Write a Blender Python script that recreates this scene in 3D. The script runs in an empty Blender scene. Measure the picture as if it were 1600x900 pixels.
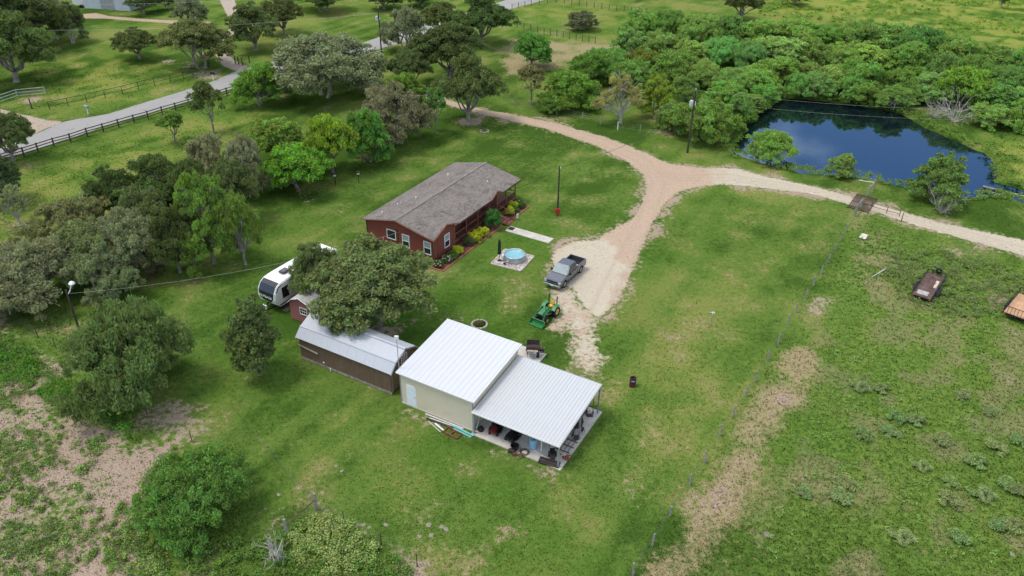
import bpy, math, random
import numpy as np
from mathutils import Vector, Matrix
R = math.radians
scene = bpy.context.scene
COL = scene.collection

# ------------------------------------------------------------------ camera
CAM_H, F_PX, PITCH, ROLL = 45.5, 1252.7, R(32.2), R(0.7)
_r = np.array([1., 0, 0]); _u = np.array([0, math.sin(PITCH), math.cos(PITCH)])
C_F = np.array([0, math.cos(PITCH), -math.sin(PITCH)])
C_R = _r*math.cos(ROLL) + _u*math.sin(ROLL)
C_U = -_r*math.sin(ROLL) + _u*math.cos(ROLL)
cd = bpy.data.cameras.new('camera'); cam = bpy.data.objects.new('camera', cd); COL.objects.link(cam)
cd.sensor_width = 36; cd.lens = F_PX/1600*36; cd.clip_start = .5; cd.clip_end = 9000
mw = Matrix.Identity(4)
for i in range(3):
    mw[i][0] = C_R[i]; mw[i][1] = C_U[i]; mw[i][2] = -C_F[i]
mw[2][3] = CAM_H
cam.matrix_world = mw
scene.camera = cam

# ------------------------------------------------------------------ sky, sun, exposure
SUN_EL, SUN_AZ = R(66), R(-92)          # azimuth measured from +Y towards +X
w = bpy.data.worlds.new('World'); scene.world = w; w.use_nodes = True
nt = w.node_tree; nt.nodes.clear()
wo = nt.nodes.new('ShaderNodeOutputWorld'); bg = nt.nodes.new('ShaderNodeBackground')
sky = nt.nodes.new('ShaderNodeTexSky'); sky.sky_type = 'NISHITA'; sky.sun_disc = False
sky.sun_elevation = SUN_EL; sky.sun_rotation = SUN_AZ; sky.altitude = 60; sky.air_density = 1.0; sky.dust_density = .15; sky.ozone_density = 4.0
tc = nt.nodes.new('ShaderNodeTexCoord'); mp = nt.nodes.new('ShaderNodeMapping'); mp.inputs['Scale'].default_value = (1, 1, 2.6)
mp.inputs['Location'].default_value = (.35, .1, .2)
nz = nt.nodes.new('ShaderNodeTexNoise'); nz.inputs['Scale'].default_value = 2.1; nz.inputs['Detail'].default_value = 7; nz.inputs['Roughness'].default_value = .58
cr = nt.nodes.new('ShaderNodeValToRGB'); cr.color_ramp.elements[0].position = .46; cr.color_ramp.elements[1].position = .66
mx = nt.nodes.new('ShaderNodeMixRGB'); mx.inputs[2].default_value = (12.5, 12.3, 11.9, 1)
L = nt.links.new
L(tc.outputs['Generated'], mp.inputs[0]); L(mp.outputs[0], nz.inputs['Vector']); L(nz.outputs['Fac'], cr.inputs[0])
L(cr.outputs[0], mx.inputs[0]); L(sky.outputs[0], mx.inputs[1]); L(mx.outputs[0], bg.inputs[0])
bg.inputs[1].default_value = .112
L(bg.outputs[0], wo.inputs[0])
sl = bpy.data.lights.new('sun', 'SUN'); sl.energy = 1.35; sl.angle = R(17); sl.color = (1, .93, .82)
so = bpy.data.objects.new('sun', sl); COL.objects.link(so)
sd = Vector((math.sin(SUN_AZ)*math.cos(SUN_EL), math.cos(SUN_AZ)*math.cos(SUN_EL), math.sin(SUN_EL)))
so.rotation_euler = sd.to_track_quat('Z', 'Y').to_euler(); so.location = (0, 0, 120)
vs = scene.view_settings; vs.view_transform = 'Standard'; vs.look = 'None'; vs.gamma = 1; vs.exposure = .93
cy = scene.cycles; cy.max_bounces = 5; cy.diffuse_bounces = 2; cy.glossy_bounces = 2; cy.transmission_bounces = 2; cy.transparent_max_bounces = 4; cy.caustics_reflective = False; cy.caustics_refractive = False
scene.display_settings.display_device = 'sRGB'

# ------------------------------------------------------------------ survey helpers: photograph measurement -> point on the site
def site(px, py, z=0.0):
    d = C_F*F_PX + C_R*(px-800) - C_U*(py-450)
    t = (z-CAM_H)/d[2]
    return np.array([d[0]*t, d[1]*t, z])
def proj(p):
    q = np.array(p, float) - np.array([0, 0, CAM_H]); dz = q @ C_F
    return 800+F_PX*(q @ C_R)/dz, 450-F_PX*(q @ C_U)/dz
def S2(px, py, z=0.0): return site(px, py, z)[:2]
def S2L(pts, z=0.0): return np.array([S2(a, b, z) for a, b in pts])

rng = np.random.default_rng(7); random.seed(7)

# ------------------------------------------------------------------ value noise (numpy)
_tab = np.random.default_rng(3).random((256, 256))
def vnoise(x, y):
    xi = np.floor(x).astype(int); yi = np.floor(y).astype(int); fx = x-xi; fy = y-yi
    fx = fx*fx*(3-2*fx); fy = fy*fy*(3-2*fy)
    a = _tab[xi & 255, yi & 255]; b = _tab[(xi+1) & 255, yi & 255]; c = _tab[xi & 255, (yi+1) & 255]; d = _tab[(xi+1) & 255, (yi+1) & 255]
    return (a*(1-fx)+b*fx)*(1-fy)+(c*(1-fx)+d*fx)*fy
def fbm(x, y, o=4):
    s = 0; a = .5; t = 0
    for i in range(o):
        s = s+a*vnoise(x*2**i+17.3*i, y*2**i+9.1*i); t += a; a *= .55
    return s/t
def sdist(P, poly):
    """signed distance of points P (n,2) to polygon (m,2); positive inside"""
    d = np.full(len(P), 1e9); ins = np.zeros(len(P), bool); m = len(poly)
    for i in range(m):
        a = poly[i]; b = poly[(i+1) % m]; e = b-a; l2 = max(e @ e, 1e-9)
        t = np.clip(((P-a) @ e)/l2, 0, 1); q = P-a-t[:, None]*e
        d = np.minimum(d, np.hypot(q[:, 0], q[:, 1]))
        cnd = ((a[1] > P[:, 1]) != (b[1] > P[:, 1]))
        with np.errstate(divide='ignore', invalid='ignore'):
            xx = (b[0]-a[0])*(P[:, 1]-a[1])/(b[1]-a[1])+a[0]
        ins ^= cnd & (P[:, 0] < xx)
    return np.where(ins, d, -d)
def smooth(a, b, x):
    t = np.clip((x-a)/(b-a), 0, 1); return t*t*(3-2*t)

# ------------------------------------------------------------------ node / material helpers
class NT:
    def __init__(s, name):
        s.m = bpy.data.materials.new(name); s.m.use_nodes = True; s.t = s.m.node_tree; s.t.nodes.clear()
        s.out = s.n('ShaderNodeOutputMaterial')
    def n(s, k, **kw):
        x = s.t.nodes.new(k)
        for a, b in kw.items(): setattr(x, a, b)
        return x
    def put(s, sock, v):
        if hasattr(v, 'is_output') or isinstance(v, bpy.types.NodeSocket): s.t.links.new(v, sock)
        elif isinstance(v, (tuple, list)) and len(v) == 3 and sock.type == 'RGBA': sock.default_value = (*v, 1)
        else: sock.default_value = v
    def noise(s, vec, scale, detail=4, rough=.55, out='Fac'):
        x = s.n('ShaderNodeTexNoise'); s.put(x.inputs['Vector'], vec); x.inputs['Scale'].default_value = scale
        x.inputs['Detail'].default_value = detail; x.inputs['Roughness'].default_value = rough; return x.outputs[out]
    def mix(s, f, a, b, mode='MIX'):
        x = s.n('ShaderNodeMixRGB', blend_type=mode); s.put(x.inputs[0], f); s.put(x.inputs[1], a); s.put(x.inputs[2], b); return x.outputs[0]
    def math(s, op, a, b=0., c=None, clamp=False):
        x = s.n('ShaderNodeMath', operation=op, use_clamp=clamp); s.put(x.inputs[0], a); s.put(x.inputs[1], b)
        if c is not None: s.put(x.inputs[2], c)
        return x.outputs[0]
    def ss(s, v, lo, hi):
        x = s.n('ShaderNodeMapRange', interpolation_type='SMOOTHSTEP'); s.put(x.inputs[0], v); s.put(x.inputs[1], lo); s.put(x.inputs[2], hi); return x.outputs[0]
    def mapping(s, vec, scale=(1, 1, 1), rot=(0, 0, 0)):
        x = s.n('ShaderNodeMapping'); s.put(x.inputs[0], vec); x.inputs['Scale'].default_value = scale; x.inputs['Rotation'].default_value = rot; return x.outputs[0]
    def attr(s, name):
        x = s.n('ShaderNodeAttribute', attribute_name=name); y = s.n('ShaderNodeSeparateColor'); s.t.links.new(x.outputs['Color'], y.inputs[0]); return y.outputs
    def bump(s, h, strength=.4, dist=.05):
        x = s.n('ShaderNodeBump'); x.inputs['Strength'].default_value = strength; x.inputs['Distance'].default_value = dist; s.put(x.inputs['Height'], h); return x.outputs[0]
    def principled(s, col, rough=.7, metal=0., spec=.3, normal=None, **kw):
        p = s.n('ShaderNodeBsdfPrincipled'); s.put(p.inputs['Base Color'], col); s.put(p.inputs['Roughness'], rough); s.put(p.inputs['Metallic'], metal)
        p.inputs['Specular IOR Level'].default_value = spec
        if normal is not None: s.put(p.inputs['Normal'], normal)
        for a, b in kw.items(): s.put(p.inputs[a.replace('_', ' ')], b)
        return p.outputs[0]
    def done(s, sh):
        s.t.links.new(sh, s.out.inputs[0]); return s.m
    def pos(s): return s.n('ShaderNodeNewGeometry').outputs['Position']
    def obj(s): return s.n('ShaderNodeTexCoord').outputs['Object']

MATS = {}
def M(name, col, rough=.7, metal=0., var=.22, scale=2.5, bump=.0, spec=.3, dirt=None, dirt_amt=.35, **kw):
    """plain procedural material: base colour with two scales of noise wear and optional dirt"""
    if name in MATS: return MATS[name]
    t = NT(name); o = t.obj()
    n1 = t.noise(o, scale, 5); n2 = t.noise(o, scale*9, 3)
    f = t.math('ADD', t.math('MULTIPLY', n1, .65), t.math('MULTIPLY', n2, .35))
    lo = tuple(max(0, c*(1-var*1.6)) for c in col); hi = tuple(min(1, c*(1+var*1.2)) for c in col)
    c = t.mix(t.ss(f, .3, .7), lo, hi)
    if dirt: c = t.mix(t.math('MULTIPLY', t.ss(t.noise(o, scale*.6, 6, .65), .5, .72), dirt_amt), c, dirt)
    nm = t.bump(n2, bump, .02) if bump else None
    MATS[name] = t.done(t.principled(c, rough, metal, spec, nm, **kw)); return MATS[name]

# ------------------------------------------------------------------ mesh builder
class MB:
    def __init__(s): s.v = []; s.f = []
    def add(s, vs, fs):
        o = len(s.v); s.v += [tuple(map(float, v)) for v in vs]; s.f += [tuple(o+i for i in f) for f in fs]; return s
    def box(s, c, d, rz=0, rx=0, ry=0):
        m = Matrix.Rotation(rz, 3, 'Z') @ Matrix.Rotation(ry, 3, 'Y') @ Matrix.Rotation(rx, 3, 'X')
        vs = [Vector(c)+m @ Vector((x*d[0]/2, y*d[1]/2, z*d[2]/2)) for z in (-1, 1) for y in (-1, 1) for x in (-1, 1)]
        return s.add(vs, [(0, 2, 3, 1), (4, 5, 7, 6), (0, 1, 5, 4), (2, 6, 7, 3), (0, 4, 6, 2), (1, 3, 7, 5)])
    def b2(s, a, b):
        return s.box([(a[i]+b[i])/2 for i in range(3)], [abs(b[i]-a[i]) for i in range(3)])
    def beam(s, a, b, w, h=None, up=(0, 0, 1)):
        h = h or w; a = Vector(a); b = Vector(b); d = (b-a).normalized(); up = Vector(up)
        if abs(d.dot(up)) > .97: up = Vector((0, 1, 0))
        x = d.cross(up).normalized(); y = x.cross(d).normalized()
        vs = [p+x*i*w/2+y*j*h/2 for p in (a, b) for j in (-1, 1) for i in (-1, 1)]
        return s.add(vs, [(0, 1, 3, 2), (4, 6, 7, 5), (0, 4, 5, 1), (2, 3, 7, 6), (0, 2, 6, 4), (1, 5, 7, 3)])
    def tube(s, pts, rad, n=6, caps=True):
        pts = [Vector(p) for p in pts]
        if not hasattr(rad, '__len__'): rad = [rad]*len(pts)
        rings = []; up = Vector((0, 0, 1))
        for i, p in enumerate(pts):
            d = (pts[min(i+1, len(pts)-1)]-pts[max(i-1, 0)]).normalized()
            u = up if abs(d.z) < .9 else Vector((0, 1, 0))
            x = d.cross(u).normalized(); y = x.cross(d)
            rings.append([p+(x*math.cos(2*math.pi*k/n)+y*math.sin(2*math.pi*k/n))*rad[i] for k in range(n)])
        vs = [v for r in rings for v in r]; fs = []
        for i in range(len(pts)-1):
            for k in range(n):
                k2 = (k+1) % n; fs.append((i*n+k, (i+1)*n+k, (i+1)*n+k2, i*n+k2))
        if caps: fs += [tuple(range(n)), tuple(range((len(pts)-1)*n, len(pts)*n))[::-1]]
        return s.add(vs, fs)
    def cyl(s, a, b, r0, r1=None, n=12): return s.tube([a, b], [r0, r0 if r1 is None else r1], n)
    def prism(s, poly, axis, a, b):
        """2-D polygon extruded along axis (0,1,2) from a to b"""
        n = len(poly)
        def mk(p, t):
            if axis == 0: return (t, p[0], p[1])
            if axis == 1: return (p[0], t, p[1])
            return (p[0], p[1], t)
        vs = [mk(p, a) for p in poly]+[mk(p, b) for p in poly]
        fs = [tuple(range(n))[::-1], tuple(range(n, 2*n))]+[(i, (i+1) % n, n+(i+1) % n, n+i) for i in range(n)]
        return s.add(vs, fs)
    def lathe(s, prof, c=(0, 0, 0), n=20, axis=2, close=False):
        vs = []; fs = []; m = len(prof)
        for k in range(n):
            a = 2*math.pi*k/n
            for r, z in prof:
                p = [r*math.cos(a), r*math.sin(a), z]
                if axis == 1: p = [p[0], p[2], p[1]]
                if axis == 0: p = [p[2], p[0], p[1]]
                vs.append([p[i]+c[i] for i in range(3)])
        for k in range(n):
            k2 = (k+1) % n
            for j in range(m-1): fs.append((k*m+j, k2*m+j, k2*m+j+1, k*m+j+1))
        return s.add(vs, fs)
    def build(s, name, mat, parent=None, bevel=0., smooth=False, seg=2):
        me = bpy.data.meshes.new(name); me.from_pydata(s.v, [], s.f); me.update()
        import bmesh
        bm = bmesh.new(); bm.from_mesh(me); bmesh.ops.recalc_face_normals(bm, faces=bm.faces)
        if bevel: bmesh.ops.bevel(bm, geom=[e for e in bm.edges if e.is_manifold and e.calc_face_angle(0) > .5], offset=bevel, segments=seg, affect='EDGES', clamp_overlap=True)
        bm.to_mesh(me); bm.free()
        if smooth:
            for p in me.polygons: p.use_smooth = True
        if mat: me.materials.append(mat)
        o = bpy.data.objects.new(name, me); COL.objects.link(o)
        if parent: o.parent = parent
        return o
def npmesh(name, verts, faces, mat, attrs=None, parent=None, smooth=False):
    """verts (n,3) float array, faces (m,k) int array with constant k"""
    me = bpy.data.meshes.new(name); nv = len(verts); nf, k = faces.shape
    me.vertices.add(nv); me.vertices.foreach_set('co', np.ascontiguousarray(verts, np.float32).ravel())
    me.loops.add(nf*k); me.loops.foreach_set('vertex_index', np.ascontiguousarray(faces, np.int32).ravel())
    me.polygons.add(nf); me.polygons.foreach_set('loop_start', np.arange(0, nf*k, k, dtype=np.int32))
    me.polygons.foreach_set('use_smooth', np.full(nf, smooth))
    for an, av in (attrs or {}).items():
        if av.ndim == 1:
            a = me.attributes.new(an, 'FLOAT', 'POINT'); a.data.foreach_set('value', np.ascontiguousarray(av, np.float32))
        else:
            a = me.attributes.new(an, 'FLOAT_COLOR', 'POINT'); a.data.foreach_set('color', np.ascontiguousarray(av, np.float32).ravel())
    me.update(calc_edges=True); me.validate()
    if mat: me.materials.append(mat)
    o = bpy.data.objects.new(name, me); COL.objects.link(o)
    if parent: o.parent = parent
    return o
def tag(o, label=None, cat=None, group=None, kind=None):
    for k, v in (('label', label), ('category', cat), ('group', group), ('kind', kind)):
        if v: o[k] = v
    return o
def thing(name, label, cat, loc=(0, 0, 0), rz=0., group=None):
    o = bpy.data.objects.new(name, None); COL.objects.link(o); o.location = tuple(map(float, loc)); o.rotation_euler = (0, 0, rz)
    o.empty_display_size = .3
    return tag(o, label, cat, group)
def copy_tree(o, parent=None):
    c = o.copy(); COL.objects.link(c)
    if parent: c.parent = parent
    for ch in list(o.children): copy_tree(ch, c)
    return c
def v3(p, z=None): return (float(p[0]), float(p[1]), float(p[2] if z is None else z))

# ================================================================== GROUND, POND, ROADS
WATER_Z = -.45
POND = S2L([(1148, 238), (1163, 208), (1195, 176), (1228, 156), (1262, 158), (1320, 165), (1368, 171), (1402, 180), (1440, 199), (1492, 224), (1532, 240), (1549, 262), (1543, 283), (1560, 290), (1604, 303), (1660, 320),
            (1660, 331), (1604, 314), (1556, 302), (1520, 306), (1480, 304), (1430, 293), (1380, 281), (1320, 272), (1260, 268), (1204, 256), (1168, 246)], WATER_Z)
def ground_z(P):
    d = sdist(P, POND)+(fbm(P[:, 0]*.5, P[:, 1]*.5, 3)-.5)*1.3
    return -1.25*smooth(-2.2, 1.6, d)
_areas = [  # channel, strength, softness (m), measured outline
    ('soil', .82, 3.0, [(-60, 500), (0, 505), (50, 545), (110, 598), (200, 655), (275, 690), (262, 770), (245, 850), (262, 960), (-200, 960), (-200, 560)]),
    ('rough', 1., 3.0, [(-60, 490), (0, 495), (50, 535), (110, 590), (200, 645), (285, 690), (300, 770), (400, 840), (480, 830), (560, 860), (640, 960), (-200, 960), (-200, 560)]),
    ('lush', .75, 2.5, [(0, 520), (60, 560), (100, 610), (190, 650), (200, 690), (140, 660), (60, 620), (0, 640), (-60, 600)]),
    ('soil', .62, 1.2, [(-20, 485), (0, 492), (60, 535), (110, 575), (150, 615), (230, 660), (300, 700), (290, 712), (220, 690), (120, 610), (60, 560), (-20, 505)]),
    ('dry', .8, 2.5, [(60, 470), (120, 500), (190, 480), (210, 520), (130, 560), (70, 520)]),
    ('soil', .6, 2.5, [(200, 640), (300, 620), (330, 660), (310, 700), (255, 720), (225, 690)]),
    ('dry', .88, 1.8, [(1200, 560), (1245, 530), (1285, 555), (1262, 620), (1215, 690), (1170, 760), (1150, 830), (1100, 905), (1000, 960), (990, 905), (1062, 810), (1120, 720), (1150, 660)]),
    ('soil', .45, 1.4, [(1225, 575), (1265, 590), (1235, 640), (1185, 720), (1140, 780), (1080, 880), (1010, 910), (1075, 810), (1135, 730), (1190, 650)]),
    ('dry', .32, 5., [(950, 540), (1090, 500), (1180, 560), (1120, 670), (1040, 780), (930, 820), (850, 760), (930, 690)]),
    ('dry', .36, 4.5, [(600, 760), (800, 770), (900, 810), (860, 900), (640, 930), (560, 850)]),
    ('dry', .34, 4., [(1040, 830), (1240, 700), (1400, 780), (1420, 960), (1000, 960)]),
    ('lush', .8, 2.5, [(600, 680), (690, 680), (740, 720), (700, 760), (620, 730)]),
    ('lush', .8, 2., [(730, 745), (800, 740), (830, 790), (760, 800)]),
    ('lush', .75, 3., [(790, 790), (900, 830), (960, 900), (760, 920)]),
    ('lush', .9, 2.5, [(1300, 570), (1370, 590), (1400, 640), (1320, 640), (1285, 600)]),
    ('lush', .8, 3., [(1250, 620), (1330, 650), (1340, 720), (1270, 760), (1220, 700)]),
    ('lush', .65, 3., [(560, 440), (720, 440), (820, 520), (700, 520), (660, 560), (560, 540)]),
    ('lush', .55, 3., [(720, 380), (860, 330), (900, 370), (850, 400), (780, 440)]),
    ('lush', .45, 5., [(540, 330), (420, 400), (480, 500), (440, 620), (330, 640), (300, 560), (400, 440), (500, 320)]),
    ('lush', .4, 5., [(960, 300), (1080, 310), (1060, 420), (1000, 520), (930, 560), (970, 460)]),
    ('rough', .9, 4., [(1345, 340), (1420, 370), (1600, 420), (1700, 460), (1700, 960), (1100, 960), (1180, 800), (1260, 620), (1290, 470)]),
    ('dry', .5, 3., [(1290, 440), (1340, 350), (1420, 360), (1420, 420), (1340, 470)]),
    ('soil', .7, 1.4, [(1270, 455), (1300, 452), (1310, 480), (1270, 490)]),
    ('soil', .62, 1.2, [(1525, 452), (1600, 470), (1600, 500), (1530, 476)]),
    ('soil', .45, 2.0, [(1440, 375), (1600, 415), (1600, 440), (1500, 400)]),
    ('meadow', 1., 9., [(1180, -30), (1700, -30), (1700, 110), (1480, 55), (1300, 30), (1180, 20)]),
    ('meadow', 1., 2., [(1552, 195), (1640, 195), (1680, 320), (1560, 292), (1540, 270), (1556, 255)]),
    ('meadow', .5, 5., [(800, 5), (1000, 30), (960, 70), (830, 60), (790, 30)]),
    ('dry', .95, 3.5, [(825, 58), (955, 72), (960, 96), (880, 100), (860, 108), (790, 120), (780, 90), (800, 60)]),
    ('rough', .8, 4., [(800, 20), (960, 40), (940, 70), (820, 55)]),
    ('dry', .5, 4., [(1090, 150), (1140, 180), (1060, 200), (1020, 190)]),
    ('soil', .5, 3., [(1000, 190), (1060, 195), (1050, 218), (1000, 210)]),
    ('meadow', .55, 5., [(30, 280), (200, 215), (390, 170), (420, 200), (300, 230), (160, 280), (60, 340)]),
    ('meadow', .6, 8., [(60, 100), (180, 85), (260, 120), (230, 150), (90, 170), (20, 150)]),
    ('soil', .5, 1.5, [(290, 115), (345, 108), (340, 122), (290, 126)]),
    ('soil', .62, 1.2, [(30, 155), (62, 150), (60, 160), (36, 163)]),
    ('dry', .8, 3., [(0, 345), (60, 350), (60, 400), (0, 410)]),
    ('soil', .7, .8, [(852, 505), (885, 490), (900, 510), (880, 525), (850, 520)]),
    ('soil', .66, 1.5, [(880, 455), (930, 500), (950, 560), (930, 590), (880, 590), (870, 545), (890, 510)]),
    ('soil', .8, .9, [(625, 632), (745, 680), (870, 740), (850, 745), (740, 695), (640, 652), (622, 640)]),
    ('soil', .75, .8, [(845, 560), (900, 580), (935, 596), (940, 585), (900, 565)]),
    ('soil', .55, 1.0, [(575, 600), (600, 612), (604, 630), (580, 622)]),
    ('soil', .7, 1.0, [(430, 470), (470, 460), (462, 490), (440, 492)]),
    ('soil', .7, 2.2, [(480, 515), (640, 500), (600, 540), (500, 540)]),
    ('soil', .75, 1.3, [(445, 300), (500, 300), (498, 316), (450, 318)]),
    ('soil', .75, 1.0, [(715, 185), (752, 183), (752, 196), (718, 198)]),
    ('soil', .6, 1.2, [(250, 95), (262, 92), (330, 98), (330, 108), (262, 106)]),
    ('soil', .6, 1.5, [(410, 795), (455, 800), (450, 825), (425, 830)]),
    ('soil', .55, 1.0, [(495, 795), (560, 810), (660, 880), (690, 930), (660, 930), (590, 860)]),
    ('soil', .55, 1.6, [(975, 760), (1002, 765), (998, 805), (975, 800)]),
    ('soil', .36, 2.2, [(660, 780), (760, 770), (800, 820), (720, 850)]),
    ('soil', .5, 1.2, [(978, 580), (1000, 575), (1008, 590), (990, 602), (975, 598)]),
]
drive_main = [(560, 126), (610, 133), (668, 146), (740, 167), (800, 178), (870, 192), (950, 215), (1010, 238), (1045, 255), (1100, 262), (1150, 262), (1200, 276), (1260, 288), (1330, 306), (1345, 316),
              (1345, 326), (1320, 318), (1260, 303), (1180, 293), (1130, 289), (1095, 292), (1062, 300), (1042, 318), (1028, 340), (1012, 370), (1002, 395), (992, 418), (984, 440), (968, 470), (948, 490), (932, 500), (918, 488), (905, 470), (893, 452), (880, 446), (868, 430), (858, 404), (868, 388), (893, 377), (930, 374), (955, 358), (985, 343), (1000, 320), (1008, 292), (1003, 273), (978, 253), (930, 228), (850, 201), (760, 181), (670, 157), (610, 142), (560, 135)]
drive_lane = [(1350, 314), (1382, 320), (1420, 333), (1480, 349), (1540, 362), (1620, 379), (1700, 396), (1700, 432), (1610, 404), (1540, 384), (1480, 368), (1440, 356), (1400, 343), (1356, 328)]
_dm, _dl = S2L(drive_main), S2L(drive_lane)
_areasW = [(c, s, w_, S2L(p)) for c, s, w_, p in _areas]
def masks(P):
    out = {k: np.zeros(len(P)) for k in ('soil', 'dry', 'lush', 'meadow', 'rough')}
    for c, s, w_, poly in _areasW:
        lo = poly.min(0)-w_*2; hi = poly.max(0)+w_*2
        i = np.where((P[:, 0] > lo[0]) & (P[:, 0] < hi[0]) & (P[:, 1] > lo[1]) & (P[:, 1] < hi[1]))[0]
        if len(i) == 0: continue
        d = sdist(P[i], poly); out[c][i] = np.maximum(out[c][i], s*smooth(-w_, w_, d))
    for q in (_dm, _dl):
        i = np.where((P[:, 0] > -40) & (P[:, 0] < 90) & (P[:, 1] > 55) & (P[:, 1] < 150))[0]
        if len(i): out['soil'][i] = np.maximum(out['soil'][i], .62*smooth(-2.2, .3, sdist(P[i], q)))
    n = len(P)
    A = np.stack([out['soil'], out['dry'], out['lush'], np.ones(n)], 1)
    B_ = np.stack([out['meadow'], out['rough'], np.zeros(n), np.ones(n)], 1)
    return A, B_

def noises(P):
    x, y = P[:, 0], P[:, 1]
    ca, sa = math.cos(R(-31)), math.sin(R(-31)); u = x*ca+y*sa; v = -x*sa+y*ca
    def st(a, k=1.5): return np.clip((a-.5)*k+.5, 0, 1)
    return np.stack([st(fbm(x*.06, y*.06, 3)), st(fbm(x*.33+40, y*.33, 4)), st(fbm(u*.75+9, v*.06, 3)), np.ones(len(P))], 1)
def ground_material():
    t = NT('ground_grass'); p = t.pos()
    s1 = t.attr('maskA'); s2 = t.attr('maskB')
    s3 = t.attr('noiseC'); big, mid0, streak = s3[0], s3[1], s3[2]
    fine = t.noise(p, 1.9, 4, .7); mic = t.noise(p, 9., 2, .6)
    mid = t.math('ADD', t.math('MULTIPLY', mid0, .75), t.math('MULTIPLY', fine, .25))
    f = t.math('ADD', t.math('MULTIPLY', big, .26), t.math('MULTIPLY', mid, .28))
    f = t.math('ADD', f, t.math('MULTIPLY', fine, .24)); f = t.math('ADD', f, t.math('MULTIPLY', mic, .09)); f = t.math('ADD', f, t.math('MULTIPLY', streak, .13))
    g = t.mix(t.ss(f, .36, .52), (.044, .088, .014), (.094, .155, .028))
    g = t.mix(t.ss(f, .50, .64), g, (.168, .196, .048))
    # olive/brown thatch showing through
    th = t.ss(t.math('ADD', t.math('MULTIPLY', mid, .55), t.math('MULTIPLY', fine, .45)), .52, .68)
    g = t.mix(t.math('MULTIPLY', th, .42), g, (.190, .175, .062))
    # lush
    g = t.mix(t.math('MULTIPLY', s1[2], t.math('ADD', .55, t.math('MULTIPLY', mid, .6)), clamp=True), g, t.mix(fine, (.026, .080, .010), (.085, .175, .022)))
    # meadow
    g = t.mix(t.math('MULTIPLY', s2[0], t.ss(t.math('ADD', t.math('MULTIPLY', mid, .6), t.math('MULTIPLY', fine, .4)), .30, .55)), g, t.mix(t.ss(mid, .4, .6), (.115, .185, .030), (.205, .230, .050)))
    # rough weedy pasture
    rg = t.mix(t.ss(fine, .38, .6), (.070, .125, .024), (.130, .205, .036))
    rg = t.mix(t.ss(mid, .5, .62), rg, (.165, .180, .075))
    g = t.mix(t.math('MULTIPLY', s2[1], .7), g, rg)
    # dry grass
    dn = t.math('ADD', t.math('MULTIPLY', mid, .45), t.math('MULTIPLY', fine, .55))
    df = t.ss(t.math('ADD', s1[1], t.math('MULTIPLY', t.math('SUBTRACT', dn, .5), 2.6)), .35, 1.0)
    g = t.mix(df, g, t.mix(mic, (.200, .165, .075), (.350, .290, .165)))
    # bare soil
    sf = t.ss(t.math('ADD', s1[0], t.math('MULTIPLY', t.math('SUBTRACT', dn, .5), 3.0)), .42, .80)
    g = t.mix(sf, g, t.mix(t.ss(mic, .3, .7), (.225, .165, .118), (.410, .322, .245)))
    h = mic
    return t.done(t.principled(g, 1., 0, .0, t.bump(h, .7, .12)))
GROUND = ground_material()

def axis_vals(a, b, step, far):
    v = list(np.arange(a, b+step/2, step)); s = step; x = v[-1]
    while x < far: s *= 1.35; x += s; v.append(x)
    s = step; x = v[0]; lo = []
    while x > -far: s *= 1.35; x -= s; lo.append(x)
    return np.array(lo[::-1]+v)
gx = axis_vals(-135, 150, .8, 4500); gy = axis_vals(26, 250, .8, 4500)
XX, YY = np.meshgrid(gx, gy); GP = np.stack([XX.ravel(), YY.ravel()], 1)
gzv = np.zeros(len(GP)); nb = (GP[:, 0] > 20) & (GP[:, 0] < 110) & (GP[:, 1] > 80) & (GP[:, 1] < 170)
gzv[nb] = ground_z(GP[nb])
mA, mB = masks(GP)
# pond rim: rank green growth
nn = np.arange(len(GP)).reshape(len(gy), len(gx))
GF = np.stack([nn[:-1, :-1].ravel(), nn[:-1, 1:].ravel(), nn[1:, 1:].ravel(), nn[1:, :-1].ravel()], 1)
o = npmesh('ground', np.column_stack([GP, gzv]), GF, GROUND, {'maskA': mA, 'maskB': mB, 'noiseC': noises(GP)}, smooth=True)
tag(o, kind='structure')

# ---- pond water
t = NT('pond_water'); p = t.pos()
rip = t.noise(t.mapping(p, (1, .45, 1)), 1.1, 5, .6)
t_b = t.bump(rip, .05, .06)
WATER = t.done(t.principled((.004, .010, .012), .03, 0, .5, t_b, IOR=2.4, Specular_Tint=(.27, .58, 1., 1.)))
lo = POND.min(0)-4; hi = POND.max(0)+4
o = MB().add([(lo[0], lo[1], WATER_Z), (hi[0], lo[1], WATER_Z), (hi[0], hi[1], WATER_Z), (lo[0], hi[1], WATER_Z)], [(0, 1, 2, 3)]).build('pond', WATER); tag(o, kind='structure')

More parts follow.
